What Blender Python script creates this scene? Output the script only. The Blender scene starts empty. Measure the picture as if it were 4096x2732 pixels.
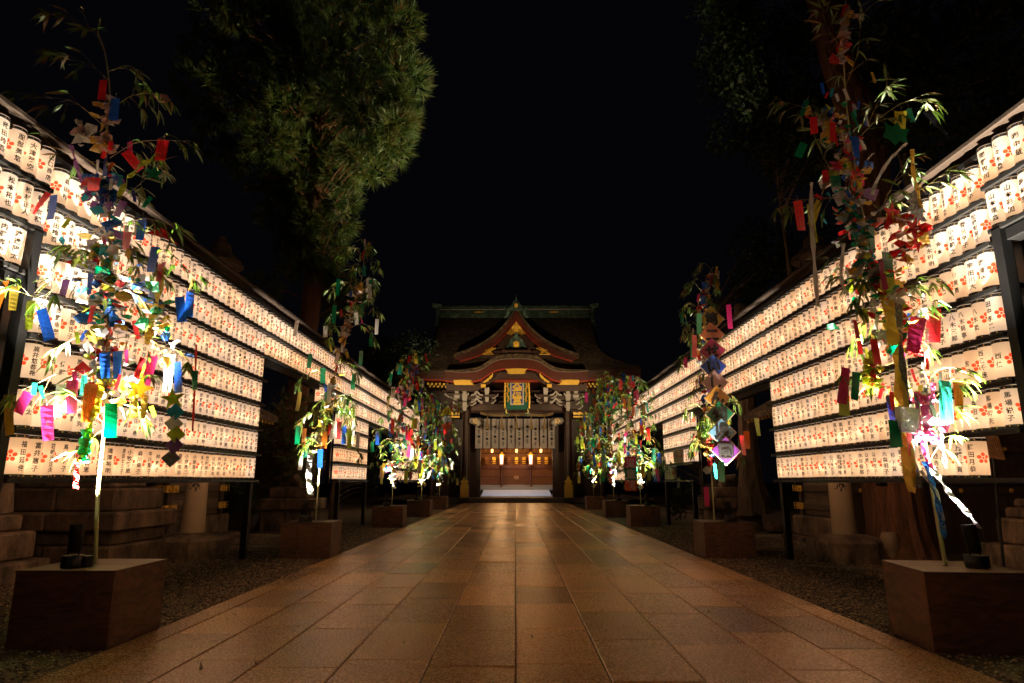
import bpy, math, random
import numpy as np
from mathutils import Vector, Matrix, Euler

SC = bpy.context.scene
COL = SC.collection
# ------------------------------------------------------------------ camera, world, exposure
FPX = 640.0                                   # focal length in pixels of a 1024 px wide frame
PITCH = math.atan((481.25 - 341.5) / FPX)     # camera tilted up
EYE = 1.5
cam_d = bpy.data.cameras.new('camera')
cam_d.sensor_width = 36.0
cam_d.lens = FPX / 1024 * 36.0
cam_d.clip_end = 600
cam_d.clip_start = 0.05
cam = bpy.data.objects.new('camera', cam_d)
cam.location = (0, 0, EYE)
cam.rotation_euler = (math.radians(90) + PITCH, 0, math.atan(3.5 / FPX))
COL.objects.link(cam)
SC.camera = cam
world = bpy.data.worlds.new('World')
SC.world = world
world.use_nodes = True
wbg = world.node_tree.nodes['Background']
wbg.inputs[0].default_value = (0.40, 0.42, 0.70, 1)
wbg.inputs[1].default_value = 0.0016
SC.view_settings.view_transform = 'Standard'
SC.view_settings.look = 'None'
SC.view_settings.exposure = 0.8
SC.view_settings.gamma = 1.0
SC.render.engine = 'CYCLES'
cy = SC.cycles
cy.use_denoising = True
cy.max_bounces = 6
cy.diffuse_bounces = 3
cy.glossy_bounces = 3
cy.transmission_bounces = 4
cy.transparent_max_bounces = 6
cy.sample_clamp_indirect = 4.0
cy.use_light_tree = True
cy.caustics_reflective = False
cy.caustics_refractive = False

R = random.Random(11)
rng = np.random.default_rng(5)

# ------------------------------------------------------------------ measuring helper
_s, _c = math.sin(PITCH), math.cos(PITCH)
def at(px, py, Y):
    """photo position (2351 px wide copy) measured at distance Y -> world point"""
    x = px * 1024 / 2351; y = py * 1024 / 2351
    a = (x - 515.5) / FPX; b = (341.5 - y) / FPX
    z = (Y * _s + b * Y * _c) / (_c - b * _s)
    return Vector((a * (Y * _c + z * _s), Y, z + EYE))
def gp(cx, cyy, Y):
    """the same for the enlarged view of the gate"""
    return at((1500 + cx * .5741) * 2351 / 4096, (1100 + cyy * .5741) * 2351 / 4096, Y)

# ------------------------------------------------------------------ materials
MATS = {}
def nodes_of(name):
    m = bpy.data.materials.new(name); m.use_nodes = True
    nt = m.node_tree
    b = nt.nodes['Principled BSDF']
    MATS[name] = m
    return m, nt, b
def coords(nt, scale=(1, 1, 1), rand=True):
    tc = nt.nodes.new('ShaderNodeTexCoord')
    mp = nt.nodes.new('ShaderNodeMapping')
    mp.inputs['Scale'].default_value = scale
    nt.links.new(tc.outputs['Object'], mp.inputs['Vector'])
    if rand:
        oi = nt.nodes.new('ShaderNodeObjectInfo')
        ml = nt.nodes.new('ShaderNodeMath'); ml.operation = 'MULTIPLY'; ml.inputs[1].default_value = 37.0
        nt.links.new(oi.outputs['Random'], ml.inputs[0])
        nt.links.new(ml.outputs[0], mp.inputs['Location'])
    return mp.outputs['Vector']
def noise(nt, vec, scale, detail=4, rough=.6, dist=0):
    n = nt.nodes.new('ShaderNodeTexNoise')
    n.inputs['Scale'].default_value = scale
    n.inputs['Detail'].default_value = detail
    n.inputs['Roughness'].default_value = rough
    n.inputs['Distortion'].default_value = dist
    nt.links.new(vec, n.inputs['Vector'])
    return n
def ramp(nt, fac, stops):
    r = nt.nodes.new('ShaderNodeValToRGB')
    while len(r.color_ramp.elements) < len(stops): r.color_ramp.elements.new(.5)
    for e, (p, c) in zip(r.color_ramp.elements, stops):
        e.position = p; e.color = (*c, 1)
    nt.links.new(fac, r.inputs[0])
    return r.outputs[0]
def mul(c, k): return tuple(min(1, x * k) for x in c)
def bumpn(nt, b, h, strength, dist=.01):
    bp = nt.nodes.new('ShaderNodeBump'); bp.inputs['Strength'].default_value = strength
    bp.inputs['Distance'].default_value = dist
    nt.links.new(h, bp.inputs['Height']); nt.links.new(bp.outputs[0], b.inputs['Normal'])
def pm(name, col, rough=.6, metal=0, var=.3, vs=6, bump=.2, bs=40, stretch=(1, 1, 1), spec=.5, dist=.01, hue=None, drand=True):
    m, nt, b = nodes_of(name)
    v = coords(nt, stretch, drand)
    n = noise(nt, v, vs, 5)
    c2 = hue or mul(col, 1 + var)
    nt.links.new(ramp(nt, n.outputs['Fac'], [(.25, mul(col, 1 - var)), (.5, col), (.78, c2)]), b.inputs['Base Color'])
    b.inputs['Roughness'].default_value = rough
    b.inputs['Metallic'].default_value = metal
    b.inputs['Specular IOR Level'].default_value = spec
    if bump:
        n2 = noise(nt, v, bs, 4)
        bumpn(nt, b, n2.outputs['Fac'], bump, dist)
    return m
def thin(name, col, trans=.5, var=.25, vs=20, rough=.5, gloss=.08):
    """paper, cloth and leaves: diffuse + translucent + a little gloss"""
    m, nt, b = nodes_of(name)
    nt.nodes.remove(b)
    out = nt.nodes['Material Output']
    v = coords(nt)
    n = noise(nt, v, vs, 3)
    cr = ramp(nt, n.outputs['Fac'], [(.3, mul(col, 1 - var)), (.7, mul(col, 1 + var * .6))])
    d = nt.nodes.new('ShaderNodeBsdfDiffuse'); t = nt.nodes.new('ShaderNodeBsdfTranslucent'); g = nt.nodes.new('ShaderNodeBsdfGlossy')
    g.inputs['Roughness'].default_value = rough
    nt.links.new(cr, d.inputs[0]); nt.links.new(cr, t.inputs[0])
    m1 = nt.nodes.new('ShaderNodeMixShader'); m1.inputs[0].default_value = trans
    m2 = nt.nodes.new('ShaderNodeMixShader'); m2.inputs[0].default_value = gloss
    nt.links.new(d.outputs[0], m1.inputs[1]); nt.links.new(t.outputs[0], m1.inputs[2])
    nt.links.new(m1.outputs[0], m2.inputs[1]); nt.links.new(g.outputs[0], m2.inputs[2])
    nt.links.new(m2.outputs[0], out.inputs[0])
    return m
def foil(name, col, holo=.5, rough=.22, trans=.5):
    """crinkled metallised film with a diffraction sparkle of its own colours"""
    m, nt, b = nodes_of(name)
    v = coords(nt)
    n = noise(nt, v, 26, 3, .7, .8)
    vo = nt.nodes.new('ShaderNodeTexVoronoi'); vo.inputs['Scale'].default_value = 110
    nt.links.new(v, vo.inputs['Vector'])
    hs = nt.nodes.new('ShaderNodeHueSaturation'); hs.inputs['Saturation'].default_value = .75
    nt.links.new(vo.outputs['Color'], hs.inputs['Color'])
    mx = nt.nodes.new('ShaderNodeMix'); mx.data_type = 'RGBA'; mx.inputs[0].default_value = holo
    mx.inputs[6].default_value = (*col, 1)
    nt.links.new(hs.outputs[0], mx.inputs[7])
    nt.links.new(mx.outputs[2], b.inputs['Base Color'])
    b.inputs['Metallic'].default_value = .85
    b.inputs['Roughness'].default_value = rough
    bumpn(nt, b, n.outputs['Fac'], .9, .03)
    if trans:
        out = nt.nodes['Material Output']
        t = nt.nodes.new('ShaderNodeBsdfTranslucent'); t.inputs[0].default_value = (*col, 1)
        mm = nt.nodes.new('ShaderNodeMixShader'); mm.inputs[0].default_value = trans
        nt.links.new(b.outputs[0], mm.inputs[1]); nt.links.new(t.outputs[0], mm.inputs[2])
        nt.links.new(mm.outputs[0], out.inputs[0])
    return m
def glow(name, col, strength):
    m, nt, b = nodes_of(name)
    b.inputs['Base Color'].default_value = (*mul(col, .6), 1)
    b.inputs['Roughness'].default_value = .6
    b.inputs['Emission Color'].default_value = (*col, 1)
    b.inputs['Emission Strength'].default_value = strength
    return m
PAPER_GAIN = .38
def lantern_paper(name, col, strength):
    """lit washi: the paper glows from the lamp within; fibres and hoop lines tint it"""
    m, nt, b = nodes_of(name)
    v = coords(nt, (1, 1, 1))
    n = noise(nt, v, 3.2, 2, .5)
    v2 = coords(nt, (6, 6, 160), True)
    n2 = noise(nt, v2, 1.0, 2, .5)
    ad = nt.nodes.new('ShaderNodeMath'); ad.operation = 'ADD'
    sm = nt.nodes.new('ShaderNodeMath'); sm.operation = 'MULTIPLY'; sm.inputs[1].default_value = .35
    nt.links.new(n2.outputs['Fac'], sm.inputs[0]); nt.links.new(n.outputs['Fac'], ad.inputs[0]); nt.links.new(sm.outputs[0], ad.inputs[1])
    cr = ramp(nt, ad.outputs[0], [(.4, mul(col, .82)), (.9, col)])
    nt.links.new(cr, b.inputs['Emission Color'])
    b.inputs['Base Color'].default_value = (.72, .66, .56, 1)
    b.inputs['Roughness'].default_value = .75
    b.inputs['Emission Strength'].default_value = strength * PAPER_GAIN
    t = nt.nodes.new('ShaderNodeBsdfTranslucent'); t.inputs[0].default_value = (.80, .76, .70, 1)
    ad2 = nt.nodes.new('ShaderNodeMixShader'); ad2.inputs[0].default_value = .5
    nt.links.new(b.outputs[0], ad2.inputs[1]); nt.links.new(t.outputs[0], ad2.inputs[2])
    nt.links.new(ad2.outputs[0], nt.nodes['Material Output'].inputs[0])
    return m

STONE = (.30, .24, .18)
PAPER = [lantern_paper('lantern_paper_cream', (1.0, .61, .35), 1.4),
         lantern_paper('lantern_paper_white', (1.0, .69, .49), 1.3),
         lantern_paper('lantern_paper_warm', (1.0, .54, .27), 1.35),
         lantern_paper('lantern_paper_pale', (1.0, .66, .41), 1.4),
         lantern_paper('lantern_paper_amber', (1.0, .42, .18), 1.2),
         pm('lantern_paper_unlit', (.62, .56, .5), .7, var=.1)]
bulb_m = glow('lamp_bulb', (1.0, .61, .33), 8.8)
crest_m = glow('crest_red', (1.0, .065, .015), .72)
crest_unlit = pm('crest_unlit', (.55, .06, .03), .6)
ink = pm('ink', (.012, .009, .008), .6, var=.2, bump=0)
black_band = pm('lantern_band_black', (.014, .011, .010), .45, var=.3)
gold_s = pm('gold_stud', (.85, .55, .16), .3, .9, var=.1, bump=0)
rail_m = pm('rail_steel', (.016, .014, .013), .5, .3, var=.3, vs=3, bump=.1)
post_m = pm('post_steel', (.006, .0055, .0055), .5, .2, var=.3, bump=.1)
roofcap_m = pm('rack_roof_board', (.055, .034, .023), .6, var=.35, vs=3, bs=60, stretch=(6, 1, 6))
ply_m = None

# ------------------------------------------------------------------ mesh helpers
class MB:
    def __init__(s): s.v = []; s.f = []; s.m = []
    def add(s, vs, fs, mi=0):
        o = len(s.v); s.v.extend([tuple(x) for x in vs])
        for q in fs: s.f.append(tuple(o + i for i in q)); s.m.append(mi)
    def box(s, x0, x1, y0, y1, z0, z1, mi=0):
        s.add([(x0, y0, z0), (x1, y0, z0), (x1, y1, z0), (x0, y1, z0), (x0, y0, z1), (x1, y0, z1), (x1, y1, z1), (x0, y1, z1)],
              [(0, 3, 2, 1), (4, 5, 6, 7), (0, 1, 5, 4), (1, 2, 6, 5), (2, 3, 7, 6), (3, 0, 4, 7)], mi)
    def bbox(s, x0, x1, y0, y1, z0, z1, b=.01, mi=0):
        """box with chamfered edges (all twelve)"""
        b = min(b, (x1 - x0) * .45, (y1 - y0) * .45, (z1 - z0) * .45)
        V = []
        for (X, sx) in ((x0, 1), (x1, -1)):
            for (Y, sy) in ((y0, 1), (y1, -1)):
                for (Z, sz) in ((z0, 1), (z1, -1)):
                    V += [(X, Y + sy * b, Z + sz * b), (X + sx * b, Y, Z + sz * b), (X + sx * b, Y + sy * b, Z)]
        i = lambda a, bb, c, k: ((a * 2 + bb) * 2 + c) * 3 + k
        F = []
        for a in (0, 1):
            F.append((i(a,0,0,0), i(a,1,0,0), i(a,1,1,0), i(a,0,1,0)))
            F.append((i(0,a,0,1), i(1,a,0,1), i(1,a,1,1), i(0,a,1,1)))
            F.append((i(0,0,a,2), i(1,0,a,2), i(1,1,a,2), i(0,1,a,2)))
        for a in (0, 1):
            for c in (0, 1):
                F.append((i(a,c,0,0), i(a,c,1,0), i(a,c,1,1), i(a,c,0,1)))
                F.append((i(a,0,c,0), i(a,1,c,0), i(a,1,c,2), i(a,0,c,2)))
                F.append((i(0,a,c,1), i(1,a,c,1), i(1,a,c,2), i(0,a,c,2)))
                for e in (0, 1): F.append((i(a,c,e,0), i(a,c,e,1), i(a,c,e,2)))
        s.add(V, F, mi)
    def lathe(s, prof, n=16, mi=0, c=(0, 0), cap=True, sx=1, sy=1, a0=0):
        V = []; F = []
        for (r, z) in prof:
            for k in range(n):
                a = a0 + 2 * math.pi * k / n
                V.append((c[0] + r * math.cos(a) * sx, c[1] + r * math.sin(a) * sy, z))
        for j in range(len(prof) - 1):
            for k in range(n):
                F.append((j * n + k, j * n + (k + 1) % n, (j + 1) * n + (k + 1) % n, (j + 1) * n + k))
        if cap:
            F.append(tuple(range(n - 1, -1, -1))); F.append(tuple((len(prof) - 1) * n + k for k in range(n)))
        s.add(V, F, mi)
    def tube(s, pts, rad, n=6, mi=0, cap=True):
        pts = [Vector(p) for p in pts]
        V = []; F = []
        for i, p in enumerate(pts):
            t = (pts[min(i + 1, len(pts) - 1)] - pts[max(i - 1, 0)])
            if t.length < 1e-9: t = Vector((0, 0, 1))
            t.normalize()
            u = t.cross(Vector((0, 1, .13))) if abs(t.y) < .95 else t.cross(Vector((1, 0, 0)))
            u.normalize(); w = t.cross(u)
            r = rad[i] if isinstance(rad, (list, tuple)) else rad
            for k in range(n):
                a = 2 * math.pi * k / n
                V.append(p + u * (r * math.cos(a)) + w * (r * math.sin(a)))
        for j in range(len(pts) - 1):
            for k in range(n):
                F.append((j * n + k, j * n + (k + 1) % n, (j + 1) * n + (k + 1) % n, (j + 1) * n + k))
        if cap:
            F.append(tuple(range(n - 1, -1, -1))); F.append(tuple((len(pts) - 1) * n + k for k in range(n)))
        s.add(V, F, mi)
    def prism(s, poly, y0, y1, mi=0):
        """outline in x,z pushed through y0..y1"""
        n = len(poly)
        V = [(x, y0, z) for x, z in poly] + [(x, y1, z) for x, z in poly]
        F = [tuple(range(n)), tuple(range(2 * n - 1, n - 1, -1))]
        for k in range(n): F.append((k, k + n, (k + 1) % n + n, (k + 1) % n))
        s.add(V, F, mi)
    def band(s, top, bot, y0, y1, mi=0):
        """a curved board: two polylines of equal length in x,z, pushed through y0..y1"""
        n = len(top)
        V = [(x, y0, z) for x, z in top] + [(x, y0, z) for x, z in bot] + [(x, y1, z) for x, z in top] + [(x, y1, z) for x, z in bot]
        F = []
        for k in range(n - 1):
            F += [(k, k + 1, n + k + 1, n + k), (2*n + k, 3*n + k, 3*n + k + 1, 2*n + k + 1), (k, 2*n + k, 2*n + k + 1, k + 1), (n + k, n + k + 1, 3*n + k + 1, 3*n + k)]
        F += [(0, n, 3*n, 2*n), (n - 1, 3*n - 1, 4*n - 1, 2*n - 1)]
        s.add(V, F, mi)
    def mesh(s, name, mats, smooth=False):
        me = bpy.data.meshes.new(name)
        me.from_pydata(s.v, [], s.f)
        for m in (mats if isinstance(mats, (list, tuple)) else [mats]): me.materials.append(m)
        if any(s.m): me.polygons.foreach_set('material_index', s.m)
        if smooth:
            me.polygons.foreach_set('use_smooth', [True] * len(me.polygons))
            try: me.set_sharp_from_angle(angle=math.radians(40))
            except Exception: pass
        me.update()
        return me
    def build(s, name, mats, parent=None, smooth=False, loc=(0, 0, 0), rot=(0, 0, 0)):
        return link(name, s.mesh(name, mats, smooth), parent, loc, rot)
def link(name, mesh, parent=None, loc=(0, 0, 0), rot=(0, 0, 0), scale=(1, 1, 1)):
    o = bpy.data.objects.new(name, mesh)
    COL.objects.link(o)
    if parent is not None: o.parent = parent
    o.location = loc; o.rotation_euler = rot; o.scale = scale
    return o
def empty(name, loc, rz=0):
    o = bpy.data.objects.new(name, None); COL.objects.link(o)
    o.location = loc; o.rotation_euler = (0, 0, rz); o.empty_display_size = .1
    return o
def tag(o, label, cat, group=None, kind=None):
    o['label'] = label; o['category'] = cat
    if group: o['group'] = group
    if kind: o['kind'] = kind
    return o
def struct(o):
    o['kind'] = 'structure'; return o
def np_mesh(name, V, F, mats, mi=None, smooth=False):
    """V (n,3), F (m,3 or 4) arrays"""
    me = bpy.data.meshes.new(name)
    k = F.shape[1]
    me.vertices.add(len(V)); me.vertices.foreach_set('co', np.ascontiguousarray(V, dtype=np.float32).ravel())
    me.loops.add(F.size); me.loops.foreach_set('vertex_index', np.ascontiguousarray(F, dtype=np.int32).ravel())
    me.polygons.add(len(F)); me.polygons.foreach_set('loop_start', np.arange(0, F.size, k, dtype=np.int32))
    for m in (mats if isinstance(mats, (list, tuple)) else [mats]): me.materials.append(m)
    if mi is not None: me.polygons.foreach_set('material_index', np.ascontiguousarray(mi, dtype=np.int32))
    if smooth: me.polygons.foreach_set('use_smooth', np.ones(len(F), dtype=bool))
    me.update(calc_edges=True); me.validate()
    return me
def spline(pts, n):
    """Catmull-Rom through the points"""
    P = [Vector(p) for p in pts]; P = [P[0] * 2 - P[1]] + P + [P[-1] * 2 - P[-2]]
    out = []
    seg = len(P) - 3
    for k in range(n + 1):
        u = k / n * seg; i = min(int(u), seg - 1); t = u - i
        a, b, c, d = P[i:i + 4]
        out.append(.5 * ((2 * b) + (c - a) * t + (2 * a - 5 * b + 4 * c - d) * t * t + (3 * b - a - 3 * c + d) * t ** 3))
    return out
ONES = 'first second third fourth fifth sixth seventh eighth ninth tenth eleventh twelfth thirteenth fourteenth fifteenth sixteenth seventeenth eighteenth nineteenth'.split()
TENS = {2: 'twent', 3: 'thirt', 4: 'fort', 5: 'fift'}
def nth(k):
    if k < 20: return ONES[k - 1]
    t, u = divmod(k, 10)
    return TENS[t] + ('ieth' if u == 0 else 'y-' + ONES[u - 1])

# ------------------------------------------------------------------ lettering: glyphs as flat triangles
_fc = bpy.data.curves.new('glyph', 'FONT'); _fc.resolution_u = 2; _fc.offset = .02
_fo = bpy.data.objects.new('glyph', _fc); COL.objects.link(_fo)
_GL = {}
def glyph(ch):
    if ch not in _GL:
        _fc.body = ch
        bpy.context.view_layer.update()
        ev = _fo.evaluated_get(bpy.context.evaluated_depsgraph_get())
        me = ev.to_mesh()
        V = np.array([v.co[:2] for v in me.vertices]) if len(me.vertices) else np.zeros((0, 2))
        me.calc_loop_triangles()
        F = np.array([t.vertices[:] for t in me.loop_triangles], dtype=int) if len(me.loop_triangles) else np.zeros((0, 3), int)
        ev.to_mesh_clear()
        if len(V):
            V = V - np.array([.5, .38])
            if ord(ch) < 256: V[:, 0] += .5 - .3
        _GL[ch] = (V, F)
    return _GL[ch]
def column(txt, size, pitch, sx=1.0):
    """vertical line of text centred on the origin -> V (n,2), F"""
    Vs = []; Fs = []; o = 0
    n = len(txt)
    for k, ch in enumerate(txt):
        V, F = glyph(ch)
        if not len(V): continue
        V = V * np.array([size * sx, size])
        if ch in 'ー-': V = V[:, ::-1] * np.array([1, -1])
        Vs.append(V + np.array([0, (n - 1) / 2 * pitch - k * pitch])); Fs.append(F + o); o += len(V)
    return np.concatenate(Vs), np.concatenate(Fs)
def flat_text(txt, size, pitch, name, mat, parent, off, rot=(0, 0, 0), cols_gap=None, bold=0):
    """text on a flat thing: x right, z up, facing -y"""
    cols = txt.split('/')
    Vs = []; Fs = []; o = 0
    g = cols_gap or size * 1.15
    for i, t in enumerate(cols):
        V, F = column(t, size, pitch)
        V = V + np.array([((len(cols) - 1) / 2 - i) * g, 0])
        for bx, bz in (((0, 0),) if not bold else ((0, 0), (bold, 0), (-bold, 0), (0, bold), (0, -bold))):
            Vs.append(np.column_stack([V + np.array([bx, bz]), np.full(len(V), -.0012 * len(Vs))])); Fs.append(F + o); o += len(V)
    V = np.concatenate(Vs); F = np.concatenate(Fs)
    V3 = np.stack([V[:, 0], V[:, 2], V[:, 1]], 1)
    return link(name, np_mesh(name, V3, F, mat), parent, off, rot)
POOL = {'L': '岡本慶次郎 岡部吉子 岡部志朱久 岡野陽音 岡野幸芽 大谷亜耶 大谷喜幸 大田周 大安孝之 佐藤享佑 坂根恭平 小山紗苗 近藤瑛太 後藤神寧 久保田花音 木村智久 井鼻悠月 井鼻瑛 井尻朝陽 石原政暢 石見卓士 金西七海 鈴木涼子 片木香保 佐藤旭 杉信太朗 渡邉幸博 田子美幸 田子乃愛 武田雄吾 田辺清醍 田村その 内藤崇史 飛田一尋 高橋マリ 栗田志郎 細川正彦 高田浩'.split(),
        'R': '渡邉孝也 東野暁倫 黒田晴子 坂内祐雄/坂内商店 人見文子 島田沼一 山田牧子 柴田米実 高木利明 佐藤智子 中西英輔 大森明子 島王 水谷香那 山口和子 山口夏子 山口麻衣子 小倉ひとみ 南茂明美 山田幸一 渡辺一哉 植野秀 青木賢一 佐久間奈都美 杉下寛 小泉優 常麻隆宣 大谷真里 東野太香 大島テープ 瀧めぐみ 三角光浩 山崎雅子 高松純子 鳥越浩子 田満典子 島津幸人 長友芳基 村牧志太郎 藤木吉久/藤木商店 小林久光'.split()}
# names that can be read, from the near end of each row (row 1 on top)
READ = {('L', 'p', 7): '福田延俊 富井惠子 岩崎光企夫 島田和子 島田八乃 倉科百恵 鳥海威晃 滝澤裕明 原田ヒミ子 小牧雅恵 森川章子 中川聖子 仲和子 粂美生子 大 原田浩治 小原勇二 小原聖子 柴田恵子 奥村明子 山田哲也 内田幸司 北村健志 北村稔 木村美子 滝村雄二 志堀吉江'.split(),
        ('L', 'p', 6): '高太 田茜 中谷 小野 山暢克 野葵 川悠生 谷村 内藤崇史 飛田一尋 水蓮 辻喜由 田村その 田村亮 田村憲太朗 田村心 田口 田渕友佳 田辺清醍 田口 田子重乃 田子美幸 田子乃愛 武田雄吾 高松乃吉'.split(),
        ('L', 'p', 5): '高井悠都希 田井 佐藤'.split(), ('L', 'p', 1): '森田桜 梅 森'.split(), ('L', 'p', 3): '大岩千乃 高'.split(),
        ('L', 'n', 1): '山口商店 大津芽空 服部美悠'.split(), ('L', 'n', 2): '松村奈穂 松村正人 松本拓也'.split(), ('L', 'n', 3): '吉田尊 渡邉陽太'.split(),
        ('R', 'p', 1): '千万智子 愛門宗生 木国際資産管理㈱'.split(), ('R', 'p', 2): '松崎安里子 青日平子 小松範之 金本'.split(),
        ('R', 'p', 3): '堀浦綾 宇田川大 伊東勇 戸口'.split(), ('R', 'p', 4): '田中孝二 八木築 八木萌寧 八木三郎'.split(),
        ('R', 'p', 5): '西保 西保千佳 吉田 歳 西山 吉良 横関'.split(), ('R', 'p', 6): '馬場悦子 馬場昭夫 森田航 奈 恵 金 久川和子 山本樹里 山本みつ子 山本和則 山本信孝 小野 吉村恭宣 吉田貴司/株式会社オー三'.split(),
        ('R', 'p', 7): '明 加藤真義 山極裕史 藤田月恭 上野一貢/京都カワセ 有 鳥越浩子'.split(),
        ('R', 'n', 1): '岡野牧司 佐々木豊 ㈱中蔵 松村友香子/有松源'.split(), ('R', 'n', 2): '山本連会 山本彩加 寺本茂 立'.split()}

EXTRA = '第二せいしん幼児園童館天満宮月かぐ組本氏みんなでディズニーランドにいきたいですJO1のライブが当たりますように卒試国語平和奉納願七夕京たわいまおはなやさりそうなれよ健康合格笑顔火'
for ch in sorted(set(''.join(POOL['L'] + POOL['R'] + [''.join(v) for v in READ.values()]) + EXTRA) - {'/'}): glyph(ch)
bpy.data.objects.remove(_fo); bpy.data.curves.remove(_fc)


# ------------------------------------------------------------------ ground, path, gravel
soil = pm('soil', (.045, .034, .024), .9, var=.5, vs=1.5, bump=.6, bs=25, dist=.03)
mb = MB(); mb.add([(-300, -60, -.05), (300, -60, -.05), (300, 500, -.05), (-300, 500, -.05)], [(0, 1, 2, 3)])
struct(mb.build('ground', soil))

def stone_mat(name, col, rough, var, bs, bump, wet=0.0, streak=0):
    m, nt, b = nodes_of(name)
    v = coords(nt)
    big = noise(nt, v, 1.1, 3, .6); fine = noise(nt, v, 52, 4, .8); mid = noise(nt, v, bs, 3, .65)
    oi = nt.nodes.new('ShaderNodeObjectInfo')
    a = nt.nodes.new('ShaderNodeMath'); a.operation = 'MULTIPLY_ADD'; a.inputs[1].default_value = .62; a.inputs[2].default_value = -.08
    nt.links.new(fine.outputs['Fac'], a.inputs[0])
    a2 = nt.nodes.new('ShaderNodeMath'); a2.operation = 'MULTIPLY_ADD'; a2.inputs[1].default_value = .35
    nt.links.new(big.outputs['Fac'], a2.inputs[0]); nt.links.new(a.outputs[0], a2.inputs[2])
    a3 = nt.nodes.new('ShaderNodeMath'); a3.operation = 'MULTIPLY_ADD'; a3.inputs[1].default_value = .34
    nt.links.new(oi.outputs['Random'], a3.inputs[0]); nt.links.new(a2.outputs[0], a3.inputs[2])
    nt.links.new(ramp(nt, a3.outputs[0], [(.28, mul(col, 1 - var)), (.5, col), (.75, mul(col, 1 + var))]), b.inputs['Base Color'])
    rr = nt.nodes.new('ShaderNodeMapRange'); rr.inputs[3].default_value = rough - .12; rr.inputs[4].default_value = rough + .15
    nt.links.new(mid.outputs['Fac'], rr.inputs[0]); rr.inputs[1].default_value = .3; rr.inputs[2].default_value = .7; nt.links.new(rr.outputs[0], b.inputs['Roughness'])
    bumpn(nt, b, mid.outputs['Fac'], bump, .006)
    b.inputs['Specular IOR Level'].default_value = .5 + wet
    return m
slab_m = stone_mat('paving_granite', (.58, .32, .135), .25, .60, 52, .50, .7)
joint_m = pm('joint_sand', (.02, .015, .011), .9, var=.4)
PW = 3.73
mb = MB(); mb.box(-PW - .005, PW + .005, -4, 47.0, -.045, -.012)
path = struct(mb.build('path', joint_m))
edges = [-3.73, -3.43, -2.80, -2.17, -1.46, -.735, 0, .735, 1.46, 2.17, 2.80, 3.43, 3.73]
slabs = []
for ci in range(12):
    x0, x1 = edges[ci], edges[ci + 1]
    edge = ci in (0, 11)
    y = -3.0 + (R.uniform(0, 1.9) if edge else (0.35 if ci % 2 else 1.03) + R.uniform(-.12, .12))
    if ci == 6: y = -3.0 + (5.66 - .0 + 3.0) % 1.37
    while y < 46.9:
        L = R.uniform(1.7, 2.3) if edge else R.uniform(1.27, 1.47)
        y1 = min(y + L, 46.95)
        if y1 - y > .15 and y1 > .8: slabs.append((x0, x1, y, y1))
        y = y1
slabs.sort(key=lambda q: (q[2] + q[3]) if abs(q[0]) < 4 else 0)
_slab_cache = {}
vis = [q for q in slabs if q[3] > 2.4]; hid = [q for q in slabs if q[3] <= 2.4]
def slab_mb(mb, x0, x1, y0, y1, dz=0):
    g = .0045
    mb.bbox(x0 + g, x1 - g, y0 + g, y1 - g, -.05, dz, .009)
for (x0, x1, y0, y1) in vis[:300]:
    mb = MB(); cx_, cyy = (x0 + x1) / 2, (y0 + y1) / 2
    slab_mb(mb, x0 - cx_, x1 - cx_, y0 - cyy, y1 - cyy)
    o = mb.build('paving_slab', slab_m, path, False, (cx_, cyy, R.uniform(-.003, .003)), (R.uniform(-.004, .004), R.uniform(-.006, .006), R.uniform(-.001, .001)))
mb = MB()
for (x0, x1, y0, y1) in vis[300:] + hid: slab_mb(mb, x0, x1, y0, y1, R.uniform(-.002, .002))
o = mb.build('far_paving', slab_m, path); o['kind'] = 'stuff'

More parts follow.
